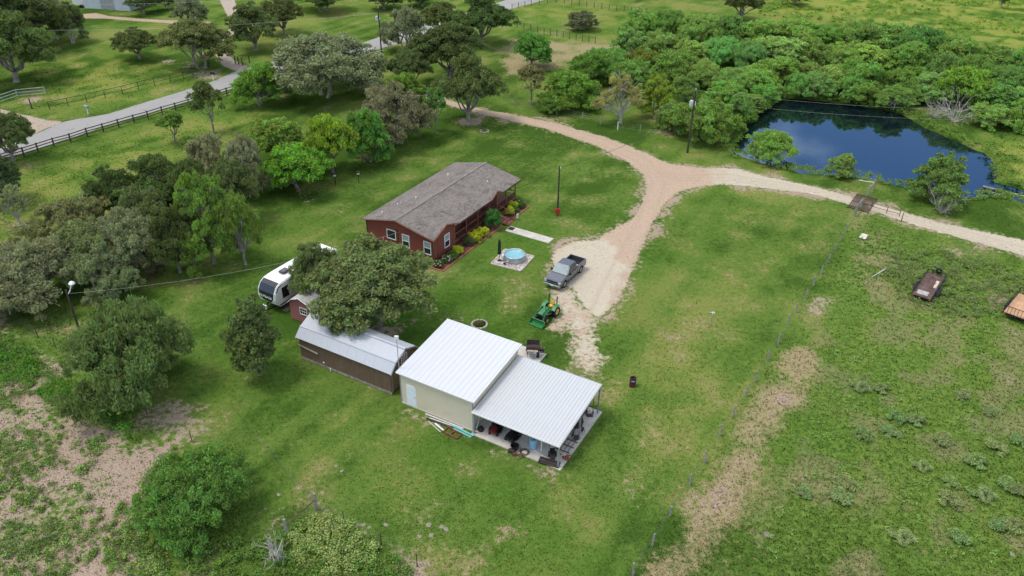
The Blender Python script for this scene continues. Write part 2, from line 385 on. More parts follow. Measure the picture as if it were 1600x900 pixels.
# ---- flat sheets with ragged outlines (roads, drives)
_ctr = [S2L(q) for q in ([(565, 131), (670, 151), (760, 174), (850, 195), (940, 221), (1005, 252), (1030, 285), (1008, 345), (983, 392), (955, 445), (935, 490)], [(1010, 262), (1060, 278), (1140, 277), (1220, 290), (1330, 313), (1400, 333), (1480, 358), (1600, 392), (1700, 415)])]
def ruts(V):
    best = np.zeros(len(V))
    for c in _ctr:
        d = np.full(len(V), 1e9)
        for a, b in zip(c[:-1], c[1:]):
            e = b-a; t_ = np.clip(((V-a) @ e)/(e @ e), 0, 1); q = V-a-t_[:, None]*e; d = np.minimum(d, np.hypot(q[:, 0], q[:, 1]))
        best = np.maximum(best, np.exp(-((d-.85)/.28)**2)); best = np.where(d < .4, -.4*(1-d/.4), best)
    return best
def sheet(name, layers, mat, z, cell=.3, attr=None, grassy=1.):
    allp = np.concatenate([l[0] for l in layers]); lo = allp.min(0)-2; hi = allp.max(0)+2
    xs = np.arange(lo[0], hi[0]+cell, cell); ys = np.arange(lo[1], hi[1]+cell, cell)
    X, Y = np.meshgrid(xs, ys); P = np.stack([X.ravel(), Y.ravel()], 1); Fv = np.full(len(P), -9.)
    for poly, amp, sc in layers:
        l2 = poly.min(0)-2; h2 = poly.max(0)+2
        i = np.where((P[:, 0] > l2[0]) & (P[:, 0] < h2[0]) & (P[:, 1] > l2[1]) & (P[:, 1] < h2[1]))[0]
        d = sdist(P[i], poly)+amp*(fbm(P[i, 0]*sc+5, P[i, 1]*sc+3, 4)-.5)*2
        Fv[i] = np.maximum(Fv[i], d)
    Fg = Fv.reshape(X.shape); vs = []; fs = []; idx = {}
    def vid(key, x, y):
        if key not in idx: idx[key] = len(vs); vs.append((x, y))
        return idx[key]
    ins = Fg > 0
    anyc = ins[:-1, :-1] | ins[1:, :-1] | ins[:-1, 1:] | ins[1:, 1:]
    for j, i in zip(*np.where(anyc)):
        cs = [(j, i), (j, i+1), (j+1, i+1), (j+1, i)]; poly = []
        for q in range(4):
            a = cs[q]; b = cs[(q+1) % 4]; fa = Fg[a]; fb = Fg[b]
            if fa > 0: poly.append(vid(a, xs[a[1]], ys[a[0]]))
            if (fa > 0) != (fb > 0):
                tt = fa/(fa-fb); key = (min(a, b), max(a, b))
                poly.append(vid(key, xs[a[1]]+(xs[b[1]]-xs[a[1]])*tt, ys[a[0]]+(ys[b[0]]-ys[a[0]])*tt))
        if len(poly) >= 3: fs.append(poly)
    me = bpy.data.meshes.new(name); V = np.array(vs)
    me.from_pydata([(x, y, z) for x, y in vs], [], fs)
    if attr is not None:
        a = me.attributes.new('tint', 'FLOAT', 'POINT'); a.data.foreach_set('value', attr(V).astype(np.float32))
        ed_ = np.max([sdist(V, l[0])/max(.6, l[1]) for l in layers], 0)/grassy; rt = ruts(V)
        a = me.attributes.new('edge', 'FLOAT', 'POINT'); a.data.foreach_set('value', ed_.astype(np.float32))
        a = me.attributes.new('rut', 'FLOAT', 'POINT'); a.data.foreach_set('value', rt.astype(np.float32))
    me.materials.append(mat); me.update()
    o = bpy.data.objects.new(name, me); COL.objects.link(o); tag(o, kind='structure'); return o

def gravel_material(name, a1, a2, b1, b2):
    t = NT(name); p = t.pos(); at = t.n('ShaderNodeAttribute', attribute_name='tint').outputs['Fac']
    n1 = t.noise(p, .5, 5, .6); n2 = t.noise(p, 5.5, 5, .7); n3 = t.noise(p, 2.1, 4, .65)
    vo = t.n('ShaderNodeTexVoronoi'); t.put(vo.inputs['Vector'], p); vo.inputs['Scale'].default_value = 9.
    rnd = t.n('ShaderNodeSeparateColor'); t.t.links.new(vo.outputs['Color'], rnd.inputs[0])
    m1 = t.mix(n2, a1, a2); m2 = t.mix(n2, b1, b2)
    f = t.ss(t.math('ADD', at, t.math('MULTIPLY', t.math('SUBTRACT', n1, .5), 1.2)), .3, .7)
    c = t.mix(f, m1, m2)
    c = t.mix(t.math('MULTIPLY', rnd.outputs[0], .28), c, t.mix(rnd.outputs[1], (.10, .075, .055), (.50, .44, .37)))
    c = t.mix(t.math('MULTIPLY', t.ss(n3, .60, .70), .75), c, (.10, .13, .04))
    eg = t.n('ShaderNodeAttribute', attribute_name='edge').outputs['Fac']; rt = t.n('ShaderNodeAttribute', attribute_name='rut').outputs['Fac']
    c = t.mix(t.math('MULTIPLY', t.math('MAXIMUM', rt, 0.), .30), c, tuple(x*.62 for x in a2))
    c = t.mix(t.math('MULTIPLY', t.math('MAXIMUM', t.math('MULTIPLY', rt, -1.), 0.), t.ss(n3, .42, .62)), c, (.125, .125, .055))
    c = t.mix(t.ss(t.math('ADD', t.math('MULTIPLY', n3, 2.6), t.math('MULTIPLY', eg, -1.05)), .75, 1.45), c, t.mix(n2, (.07, .11, .02), (.16, .18, .06)))
    h = t.math('ADD', n2, t.math('MULTIPLY', vo.outputs['Distance'], .8))
    return t.done(t.principled(c, .95, 0, .1, t.bump(h, .6, .05)))
GRAVEL = gravel_material('drive_gravel', (.310, .215, .145), (.500, .375, .270), (.370, .315, .228), (.540, .475, .365))
drive_spill = [(868, 450), (910, 470), (945, 488), (935, 520), (950, 560), (935, 588), (905, 580), (885, 556), (890, 525), (868, 500)]
tractor_dirt = [(848, 514), (870, 494), (886, 488), (896, 500), (886, 514), (866, 526)]
_cream = S2L([(1110, 250), (1340, 300), (1700, 390), (1700, 440), (1380, 345), (1180, 300), (1115, 285)]); _cream2 = S2L([(850, 395), (900, 372), (955, 372), (990, 420), (960, 500), (900, 520), (860, 460)])
def drive_tint(V): return np.maximum(smooth(-6, 6, sdist(V, _cream)), smooth(-3, 4, sdist(V, _cream2))*.9)
sheet('driveway', [(S2L(drive_main), .8, .9), (S2L(drive_lane), .8, .9)], GRAVEL, .012, .25, drive_tint)
sheet('gravel_patch', [(S2L(drive_spill), 1.5, .9), (S2L(tractor_dirt), 1.0, 1.6), (S2L([(850, 440), (905, 450), (915, 490), (885, 500), (862, 480)]), 1.3, 1.5)], GRAVEL, .008, .2, lambda V: .55*np.ones(len(V)), grassy=1.9)
t = NT('asphalt_old'); p = t.pos()
n1 = t.noise(p, .25, 4); n2 = t.noise(p, 6., 5, .7); n3 = t.noise(t.mapping(p, (.9, .9, 1), (0, 0, R(-40))), .9, 6, .7)
c = t.mix(n1, (.215, .205, .195), (.300, .285, .265)); c = t.mix(t.math('MULTIPLY', n2, .5), c, (.35, .335, .315)); c = t.mix(t.math('MULTIPLY', t.ss(n3, .58, .66), .5), c, (.12, .115, .105))
ASPHALT = t.done(t.principled(c, .9, 0, .2, t.bump(n2, .3, .02)))
road = [(-60, 246), (20, 224), (60, 208), (100, 190), (170, 178), (230, 159), (290, 141), (330, 128), (380, 107), (420, 98), (480, 88), (540, 76), (570, 66), (600, 55), (640, 45), (700, 30), (760, 10), (800, -3), (850, -22), (905, -22), (845, 2), (805, 12), (760, 26), (710, 44), (650, 60), (610, 72), (560, 86), (500, 100), (440, 112), (395, 130), (372, 139), (330, 148), (290, 160), (210, 184), (140, 206), (90, 222), (40, 240), (-60, 266)]
sheet('road', [(S2L(road), .22, .6)], ASPHALT, .02, .35)
DIRT = gravel_material('lane_dirt', (.30, .235, .18), (.42, .35, .28), (.30, .20, .13), (.44, .33, .24))
lane_n = [(372, 112), (350, 105), (338, 92), (334, 78), (340, 66), (354, 52), (360, 38), (352, 20), (344, 4), (340, -10), (366, -10), (372, 20), (376, 40), (364, 54), (357, 66), (358, 84), (366, 94), (388, 104)]
sheet('gravel_lane', [(S2L(lane_n), .5, .5)], DIRT, .012, .35, lambda V: np.zeros(len(V)))
entr = [(-60, 166), (0, 171), (40, 180), (70, 188), (100, 191), (96, 205), (60, 212), (20, 226), (-60, 240), (-60, 205), (0, 195), (30, 190), (0, 180), (-60, 178)]
sheet('gravel_entrance', [(S2L([(-60, 164), (0, 170), (40, 179), (72, 187), (102, 190), (60, 207), (20, 224), (-60, 244)]), .5, .5)], DIRT, .010, .4, lambda V: .4*np.ones(len(V)))
sheet('dirt_track', [(S2L([(128, 22), (150, 20), (172, 25), (220, 29), (275, 32), (330, 34), (330, 38), (270, 37), (210, 33), (165, 29), (128, 29)]), .5, .4)], DIRT, .012, .4, lambda V: .9*np.ones(len(V)))
# ================================================================== TREES
def leaf_material():
    t = NT('foliage'); oc = t.n('ShaderNodeObjectInfo').outputs['Color']
    ti = t.n('ShaderNodeAttribute', attribute_name='tint').outputs['Fac']
    ri = t.n('ShaderNodeNewGeometry').outputs['Random Per Island']
    f = t.math('ADD', t.math('MULTIPLY', ti, .55), t.math('MULTIPLY', ri, .45))
    hs = t.n('ShaderNodeHueSaturation'); t.put(hs.inputs['Color'], t.mix(1., oc, (1.06, 1.05, .74), 'MULTIPLY')); t.put(hs.inputs['Hue'], t.math('ADD', .474, t.math('MULTIPLY', ti, .044)))
    t.put(hs.inputs['Saturation'], t.math('ADD', .82, t.math('MULTIPLY', ri, .3))); t.put(hs.inputs['Value'], t.math('ADD', 1.45, t.math('MULTIPLY', f, 2.6)))
    c = hs.outputs[0]
    d = t.principled(c, .8, 0, .04)
    tr = t.n('ShaderNodeBsdfTranslucent'); t.put(tr.inputs[0], t.mix(.35, c, (.20, .26, .03), 'MIX'))
    m = t.n('ShaderNodeMixShader'); m.inputs[0].default_value = .3; t.t.links.new(d, m.inputs[1]); t.t.links.new(tr.outputs[0], m.inputs[2])
    return t.done(m.outputs[0])
LEAF = leaf_material()
BARK = M('bark_grey', (.25, .225, .19), .9, var=.35, scale=3, bump=.5)
BARK_PALE = M('bark_pale', (.40, .37, .33), .9, var=.25, scale=4, bump=.3)
BARK_DARK = M('bark_dark', (.085, .07, .055), .9, var=.3, scale=3, bump=.4)

def leaves(rg, cent, rad, per, size, flat=.8, elong=2., updir=.35, spread=.35, droop=0.):
    n = len(cent); idx = np.repeat(np.arange(n), per); m = len(idx)
    d = rg.normal(size=(m, 3)); d /= np.linalg.norm(d, axis=1)[:, None]
    low = d[:, 2] < -.25; d[low, 2] *= -rg.random(low.sum())
    r = rad[idx]*(1-spread+spread*1.3*rg.random(m))
    p = cent[idx]+d*r[:, None]*np.array([1, 1, flat]); p[:, 2] -= droop*rg.random(m)*rad[idx]
    nrm = d*.7+rg.normal(size=(m, 3))*.75; nrm[:, 2] += updir; nrm /= np.linalg.norm(nrm, axis=1)[:, None]
    a = np.cross(nrm, rg.normal(size=(m, 3)))
    if droop: a[:, 2] -= droop*.8
    a /= np.linalg.norm(a, axis=1)[:, None]; b = np.cross(nrm, a); b /= np.linalg.norm(b, axis=1)[:, None]
    s = size*(.6+.8*rg.random(m)); s = s[:, None]
    V = np.stack([p-a*s, p+b*s/elong+nrm*s*.18, p+a*s, p-b*s/elong+nrm*s*.18], 1).reshape(-1, 3)
    tint = np.repeat(np.clip(rg.random(n)*.75+.125+0*cent[:, 2], 0, 1)[idx], 4)
    return V, tint

def limb(mb, rg, a, b, r0, r1, n=4, wob=.12, seg=5):
    a = np.array(a, float); b = np.array(b, float); L_ = np.linalg.norm(b-a); pts = []; rr = []
    for i in range(n+1):
        t_ = i/n; p = a*(1-t_)+b*t_; p[2] += math.sin(t_*math.pi)*L_*.06
        if 0 < i < n: p += rg.normal(size=3)*L_*wob*.5
        pts.append(p); rr.append(r0*(1-t_)+r1*t_)
    mb.tube(pts, rr, seg); return pts

def make_tree(seed, Rr, H, base, nlobe, lobe_r, clump_r, density, leaf, flat=.8, elong=2., droop=0., trunk=.25, stems=1, shape='round', twigs=0, bark=None, fill=.55, updir=.35, lift=0.):
    """crown of lobes -> clumps -> leaf sprays; returns (crown mesh obj, trunk mesh obj), unparented. Crown radius Rr, height H, crown bottom at base"""
    rg = np.random.default_rng(seed); hc = (base+H)/2; hz = (H-base)/2
    # lobes
    lobes = []
    for i in range(nlobe):
        a = 2*math.pi*(i*.618+rg.random()*.25); q = math.sqrt((i+.4)/nlobe)
        if shape == 'cone':
            z = base+(H-base)*(i+.5)/nlobe; q = (1-.6*(i/nlobe))*.85*rg.random(); lr = lobe_r*Rr*(1.0-.5*i/nlobe)
        elif shape == 'dome':
            z = H*.66*math.sqrt(max(0, 1-.96*q*q))*(.92+.12*rg.random())-lobe_r*Rr*.12; lr = lobe_r*Rr*(.75+.5*rg.random())
        else:
            z = hc+hz*(.62*math.sqrt(max(0, 1-q*q))-.14-.50*q+rg.normal()*.10)+lift*q*hz; lr = lobe_r*Rr*(.75+.5*rg.random())
        rr = q*(1-lobe_r*.85)*Rr*(.85+.3*rg.random())
        lobes.append((np.array([math.cos(a)*rr, math.sin(a)*rr, z]), lr))
    cents = []; rads = []
    for c, lr in lobes:
        k = max(5, int(density*(lr/clump_r)**2*2.6))
        d = rg.normal(size=(k, 3)); d /= np.linalg.norm(d, axis=1)[:, None]
        d[:, 2] = np.where(d[:, 2] < -.35, -d[:, 2], d[:, 2])
        q = (rg.random(k)**.35); q = np.where(rg.random(k) < fill, q, .35+.5*rg.random(k))
        zf = min(1., hz/Rr*1.25)
        p = c+d*(q*lr)[:, None]*np.array([1, 1, max(.55, zf)])
        cents.append(p); rads.append(clump_r*(.6+.75*rg.random(k)))
    cents = np.concatenate(cents); rads = np.concatenate(rads)
    cents[:, 2] = np.maximum(cents[:, 2], clump_r*.5) if shape == 'dome' else cents[:, 2]; ok = cents[:, 2] > base*.8; cents = cents[ok]; rads = rads[ok]
    per = int(np.clip(9.5*(clump_r/leaf)**2*1.0, 14, 170))
    V, ti = leaves(rg, cents, rads, per, leaf, flat, elong, updir, .4, droop)
    nf = len(V)//4
    crown = npmesh('crown', V, np.arange(nf*4).reshape(-1, 4), LEAF, {'tint': ti})
    mb = MB(); fork = max(base*.75, H*.16)
    roots = []
    for s_ in range(stems):
        a = 2*math.pi*s_/max(1, stems)+rg.random(); off = 0 if stems == 1 else trunk*1.6
        p0 = np.array([math.cos(a)*off, math.sin(a)*off, -.15]); p1 = p0+np.array([math.cos(a)*fork*.28*(stems > 1)+rg.normal()*.12, math.sin(a)*fork*.28*(stems > 1)+rg.normal()*.12, fork+.15])
        mid = (p0+p1)/2+rg.normal(size=3)*.07
        mb.tube([p0, p0*.7+mid*.3+np.array([0, 0, .05]), mid, p1], [trunk*1.5/stems**.5, trunk*1.05/stems**.5, trunk*.9/stems**.5, trunk*.75/stems**.5], 8); roots.append(p1)
    for i, (c, lr) in enumerate(lobes):
        r0 = roots[i % stems]; tr_ = trunk*.5/stems**.4
        pts = limb(mb, rg, r0-np.array([0, 0, .1*i/nlobe*fork]), c, tr_, tr_*.35)
        for j in range(4+twigs):
            d = rg.normal(size=3); d[2] = abs(d[2])*.8; d /= np.linalg.norm(d)
            st = pts[2+(j % 3)]
            limb(mb, rg, st, c+d*lr*(.75 if j < 4 else 1.0)*np.array([1, 1, .85]), tr_*.3, .012 if j < 4 else .02, 3, .16, 4)
    tk = mb.build('trunk', bark or BARK)
    for o_ in (crown, tk): COL.objects.unlink(o_)
    return crown, tk, float(np.percentile(np.hypot(V[:, 0], V[:, 1]), 99.6)), float(np.percentile(V[:, 2], 99.9))

PROTO = {}
def proto(kind, *variants):
    PROTO[kind] = variants
def mk(seed, R_, H, base, **k): c, t_, Re, He = make_tree(seed, R_, H, base, **k); return (c, t_, Re, He, base)
OK = dict(nlobe=12, lobe_r=.40, clump_r=.60, density=.62, leaf=.135, trunk=.36, twigs=4, bark=BARK, elong=1.8)
proto('oak', mk(11, 6.5, 8.2, 1.3, **OK), mk(12, 6.5, 8.0, 1.4, **OK), mk(13, 6.5, 8.4, 1.2, stems=2, **OK))
GO = dict(shape='dome', nlobe=15, lobe_r=.36, clump_r=.55, density=.55, leaf=.15, trunk=.30, twigs=3, bark=BARK_PALE, stems=3, elong=2.6, fill=.45, updir=.2)
proto('greyoak', mk(21, 6.0, 7.2, .3, **GO), mk(22, 6.0, 7.0, .3, **GO), mk(23, 6.0, 7.4, .5, **GO))
RO = dict(shape='dome', nlobe=12, lobe_r=.42, clump_r=.42, density=.62, leaf=.13, trunk=.2, twigs=0, elong=2.2, droop=.3)
proto('round', mk(31, 3.6, 5.6, .8, **RO), mk(32, 3.6, 5.4, .7, stems=2, **RO))
TH = dict(shape='dome', nlobe=13, lobe_r=.40, clump_r=.5, density=.55, leaf=.17, trunk=.18, twigs=1, bark=BARK_DARK, stems=3, elong=2.8, droop=.45, fill=.6, updir=.25)
proto('thicket', mk(41, 4.6, 5.2, .5, **TH), mk(42, 4.6, 5.0, .4, **TH), mk(43, 4.6, 5.4, .6, **TH), mk(44, 4.6, 4.8, .4, **TH))
proto('mesquite', mk(51, 5.0, 5.2, .5, shape='dome', nlobe=16, lobe_r=.36, clump_r=.42, density=.75, leaf=.13, trunk=.16, twigs=0, bark=BARK_DARK, stems=3, elong=3.4, droop=.8, fill=.7, updir=.15))
proto('cedar', mk(61, 3.6, 7.6, .3, shape='dome', nlobe=16, lobe_r=.33, clump_r=.38, density=.55, leaf=.16, trunk=.2, elong=3.6, fill=.5, updir=.1, twigs=2, droop=.5), mk(62, 3.6, 7.2, .3, shape='dome', nlobe=16, lobe_r=.34, clump_r=.38, density=.5, leaf=.16, trunk=.2, elong=3.6, fill=.5, updir=.1, twigs=2, droop=.5))
proto('small', mk(71, 2.4, 5.0, 1.5, nlobe=7, lobe_r=.42, clump_r=.38, density=.55, leaf=.13, trunk=.13, twigs=1), mk(72, 2.4, 4.6, 1.3, nlobe=6, lobe_r=.42, clump_r=.38, density=.5, leaf=.13, trunk=.12, twigs=1))
proto('pale', mk(81, 5.0, 6.4, 1.0, nlobe=11, lobe_r=.36, clump_r=.45, density=.26, leaf=.13, trunk=.3, twigs=9, bark=BARK_PALE, elong=2.5, fill=.7))
proto('upright', mk(91, 2.6, 6.6, -.4, nlobe=18, lobe_r=.5, clump_r=.4, density=.62, leaf=.14, trunk=.22, twigs=0, elong=2., fill=.65))
WDD = dict(shape='dome', nlobe=9, lobe_r=.32, clump_r=.2, density=.35, leaf=.13, trunk=.02, stems=2, twigs=0, elong=4., updir=.1)
proto('weed', mk(111, 1.0, .7, .02, **WDD), mk(112, 1.0, .65, .02, **WDD), mk(113, 1.0, .75, .02, **WDD))
SHB = dict(shape='dome', nlobe=7, lobe_r=.5, clump_r=.22, density=.8, leaf=.085, trunk=.03, stems=3, twigs=0, elong=2.2)
proto('shrub', mk(101, 1.0, 1.2, .05, **SHB), mk(102, 1.0, 1.1, .05, **SHB))

NTREE = [0]
def place_tree(kind, loc, sx, sz, label, cat='tree', group=None, color=(.06, .09, .03), rz=None, name=None, var=None):
    i = NTREE[0]; NTREE[0] += 1; vs_ = PROTO[kind]; c, t_, R_, H, base = vs_[(i if var is None else var) % len(vs_)]
    r_ = np.random.default_rng(900+i)
    e = thing(name or {'oak': 'oak_tree', 'greyoak': 'oak_tree', 'cedar': 'cedar_tree', 'shrub': 'shrub', 'mesquite': 'mesquite_tree', 'thicket': 'thicket_tree'}.get(kind, 'tree'), label, cat, v3(loc), rz if rz is not None else r_.random()*6.28, group)
    e.scale = (sx/R_, sx/R_, sz/H)
    for src in (t_, c):
        o_ = src.copy(); COL.objects.link(o_); o_.parent = e
        if src is c: o_.color = (*[max(.004, ch*(.92+.16*r_.random())) for ch in color], 1)
    return e
def tree_px(kind, cx, cy, hw, hh, by, label, color, bx=None, **kw):
    """crown blob centre and half sizes and the foot line, as measured in the photograph -> a tree on the ground at its real size"""
    if kind == 'round': hw *= 1.12
    if kind in ('thicket', 'mesquite', 'round', 'greyoak', 'cedar'):   # domed crowns come down to the ground in front of their foot
        by = by-hw*.33*{'greyoak': .7, 'round': .7, 'cedar': .7}.get(kind, 1.)
    g = site(bx if bx is not None else cx, by); lo_, hi_ = 0., 25.
    for _ in range(40):
        m_ = (lo_+hi_)/2
        if proj((g[0], g[1], m_))[1] > cy: lo_ = m_
        else: hi_ = m_
    hc = lo_; d = np.linalg.norm(g-np.array([0, 0, CAM_H])); k = F_PX/d; ph = math.asin(CAM_H/d)
    rx = hw/k; rz2 = (hh/k)**2-(rx*math.sin(ph))**2; rz_ = max(math.sqrt(max(rz2, 0))/math.cos(ph), .42*rx)
    if kind in ('thicket', 'shrub', 'mesquite'): H = max(hc+rz_*.95, rx*.7)
    else: H = max(hc+rz_*.92, rx*.8)
    return place_tree(kind, (g[0], g[1], 0), rx*1.0, H, label, color=color, **kw)

OAK = (.050, .068, .030); OAKD = (.036, .054, .022); GREY = (.094, .104, .070); BR = (.066, .122, .026); YG = (.088, .150, .020); TG = (.058, .108, .026); MQ = (.060, .114, .032)
T = tree_px
T('oak', 20, 62, 62, 42, 128, 'dark oak with two leaning trunks at the left edge beyond the road', OAK, bx=26)
T('oak', 40, 12, 58, 36, 76, 'large dark oak in the top left corner', OAKD)
T('greyoak', 116, 40, 24, 32, 73, 'narrow greyish tree beside the far grey barn', OAK)
T('greyoak', 88, 28, 30, 38, 68, 'grey leaning oak between the top left corner oak and the far barn', GREY)
T('oak', 215, 66, 33, 22, 92, 'small round-topped oak alone on the lawn beyond the pipe fence', OAK, bx=219)
T('oak', 305, 64, 54, 34, 106, 'spreading oak beside the mouth of the gravel lane', (.066, .082, .040), bx=316)
T('greyoak', 300, 16, 26, 22, 48, 'thin grey oak behind the spreading oak by the gravel lane', GREY)
T('oak', 225, -3, 25, 15, 21, 'oak cut off by the top edge near the dirt track', OAKD)
T('oak', 262, -2, 18, 12, 14, 'small oak at the top edge right of the dirt track oak', OAKD)
T('oak', 400, 40, 42, 36, 78, 'dark oak on the right bank of the gravel lane', OAK)
T('oak', 455, 20, 36, 26, 54, 'dark oak in front of the far field, top left of the road', OAK, bx=445)
T('oak', 505, -6, 42, 14, 18, 'oak at the top edge above the green roadside field', OAKD)
T('oak', 600, -8, 30, 12, 14, 'oak at the top edge behind the tall power pole', OAKD)
T('oak', 660, -6, 30, 12, 10, 'oak at the top edge right of the tall power pole', OAKD)
T('greyoak', 508, 108, 96, 58, 172, 'very wide grey-green oak beside the driveway bend', GREY)
T('round', 408, 136, 36, 38, 175, 'bright green tree at the left side of the wide grey oak', BR)
T('greyoak', 640, 50, 40, 40, 88, 'grey oak at the left end of the dark oak group by the road', GREY, bx=634)
T('oak', 700, 76, 66, 44, 125, 'dense dark oak in the middle of the group by the road', OAKD)
T('oak', 752, 28, 52, 36, 70, 'dark oak at the back of the group near the road bend', OAKD)
T('oak', 690, 30, 40, 28, 62, 'dark oak at the top of the group behind the road', OAK)
T('oak', 640, 105, 38, 30, 140, 'dark oak at the driveway entrance under the oak group', OAK)
T('oak', 735, 128, 54, 46, 190, 'oak with a bare straight trunk at the inner side of the driveway', OAK, bx=732)
T('small', 693, 164, 22, 28, 209, 'slim green tree with a pale trunk on the lawn by the driveway oak', (.050, .095, .032), bx=683)
T('round', 630, 132, 32, 22, 168, 'yellow-green tree top showing between the oaks', BR)
T('greyoak', 616, 172, 64, 46, 238, 'grey-brown oak behind the house lawn', (.088, .092, .060))
T('round', 574, 212, 40, 46, 264, 'deep green round tree nearest the back of the house', (.048, .106, .028))
T('round', 520, 218, 42, 42, 280, 'yellow-green round tree in the row behind the house', YG)
T('round', 440, 212, 46, 34, 258, 'pale green round tree at the left end of the row behind the house', (.085, .130, .032))
T('round', 467, 266, 52, 44, 312, 'brightest green round tree in front of the row behind the house', (.060, .142, .018))
T('small', 323, 162, 27, 34, 207, 'taller of the two small trees on the roadside lawn', OAK, bx=334)
T('small', 282, 196, 24, 22, 223, 'shorter of the two small trees on the roadside lawn', (.050, .100, .022), bx=276)
T('oak', 22, 212, 40, 36, 250, 'oak at the left edge in front of the rail fence', OAK)
T('oak', 8, 276, 36, 34, 318, 'dark bluish oak at the left edge below the rail fence', (.036, .058, .030))
T('pale', 32, 322, 32, 32, 352, 'mottled pale small tree near the left edge', (.10, .125, .055))
T('greyoak', 330, 244, 44, 38, 298, 'pale grey oak at the back of the left grove', (.115, .120, .088))
T('greyoak', 388, 252, 38, 40, 316, 'pale grey oak at the right end of the left grove', (.112, .118, .084))
T('oak', 255, 288, 62, 48, 350, 'dark green oak in the middle of the left grove', OAKD)
T('oak', 190, 300, 44, 40, 350, 'dark oak at the rear left of the left grove', OAKD)
T('cedar', 335, 350, 54, 82, 424, 'yellow-green cedar with feathery tips at the right of the left grove', (.070, .112, .026))
T('cedar', 384, 362, 38, 64, 422, 'lower yellow-green cedar at the right-hand end of the left grove', (.068, .104, .028))
T('cedar', 305, 400, 36, 42, 432, 'short yellow-green cedar at the front of the left grove', (.064, .100, .026))
T('oak', 300, 296, 50, 44, 352, 'dark oak behind the cedar in the left grove', OAKD)
T('greyoak', 155, 385, 60, 48, 446, 'grey-green oak in the centre of the left grove', (.082, .100, .058))
T('greyoak', 240, 330, 50, 44, 392, 'grey-green oak in front of the dark oaks of the left grove', (.070, .088, .046))
T('oak', 365, 290, 44, 40, 345, 'dark oak right behind the tallest cedar', OAK)
T('oak', 282, 365, 44, 44, 425, 'dark oak in the shade between the cedar and the grey oaks', OAKD)
T('greyoak', 125, 345, 72, 46, 410, 'grey-green oak at the back left of the left grove', (.084, .102, .056))
T('greyoak', 205, 375, 58, 50, 440, 'grey-green oak in the front middle of the left grove', GREY)
T('greyoak', 62, 425, 76, 56, 488, 'silvery oak spreading over the lamp pole', (.098, .112, .074))
T('greyoak', 165, 425, 56, 44, 478, 'silvery oak with pale trunks behind the lamp pole', (.092, .108, .066))
T('greyoak', 12, 460, 40, 34, 500, 'low grey oak at the left edge beside the field track', (.080, .098, .058))
T('mesquite', 210, 562, 94, 84, 648, 'large bushy oak standing alone at the edge of the weedy field', (.062, .084, .036), name='oak_tree')
T('upright', 395, 525, 42, 62, 585, 'oval upright oak left of the wooden barn-roofed shed', (.052, .070, .034), bx=406)
T('oak', 570, 434, 112, 72, 512, 'great oak spreading over the white caravan and the sheds', (.068, .088, .040), bx=580, rz=2.2)
T('oak', 488, 402, 42, 32, 476, 'small oak leaning over the roof of the white caravan', (.066, .088, .040), bx=498)
T('mesquite', 318, 768, 88, 72, 834, 'bright green drooping mesquite in the weedy foreground field', MQ, rz=1.9)
for _q in ((1163, 210, 14, 'small green bush at the near left tip of the pond'), (1176, 192, 15, 'small green bush second up the left pond bank'), (1192, 176, 15, 'small green bush third up the left pond bank'), (1210, 162, 14, 'small green bush at the far left corner of the pond')): T('thicket', _q[0]-8, _q[1]-8, _q[2], _q[2]*.8, _q[1]+3, _q[3], (.070, .125, .034), group='bushes at the left end of the pond', name='bank_bush', cat='bush')
T('round', 832, 80, 30, 28, 114, 'green shrubby tree standing alone on the dry grass above the drive', (.046, .110, .030))
T('small', 830, 132, 27, 32, 162, 'brownish thin tree beside the thicket end and the drive', (.095, .095, .050))
T('greyoak', 909, 34, 27, 17, 52, 'grey round oak alone in the fenced far paddock', (.060, .070, .045))
T('thicket', 890, 148, 55, 40, 182, 'green thicket tree at the near left end above the drive', TG)
T('thicket', 862, 166, 30, 24, 184, 'low green thicket tree next to the brownish thin tree', TG)
T('thicket', 925, 112, 40, 32, 146, 'green thicket tree behind the half-bare pale tree', TG)
T('pale', 970, 150, 50, 40, 192, 'half-bare pale tree with grey branches at the thicket edge', (.130, .140, .055))
T('round', 1026, 152, 28, 34, 190, 'yellow-green tree right of the half-bare pale tree', (.095, .140, .022))
T('thicket', 1093, 194, 62, 42, 236, 'broad green bush tree behind the power pole by the pond', (.066, .120, .030))
T('thicket', 1048, 186, 28, 26, 212, 'small pale green bush left of the pond power pole', (.090, .130, .050))
T('oak', 1157, 6, 28, 24, 32, 'dark oak rising behind the thicket at the top', OAKD)
T('oak', 1240, -4, 22, 12, 8, 'dark oak cut off by the top edge of the meadow', OAKD)
T('small', 1563, 4, 8, 9, 12, 'tiny dark tree far off in the yellow meadow', OAKD)
T('thicket', 1204, 233, 43, 30, 262, 'light green willow bush on the near pond bank', (.088, .145, .034), var=0)
T('round', 1313, 259, 20, 19, 280, 'small pale round bush on the near pond bank', (.085, .125, .045))
T('round', 1463, 282, 39, 36, 328, 'round green bush with a dead side on the near pond bank', (.056, .098, .032))
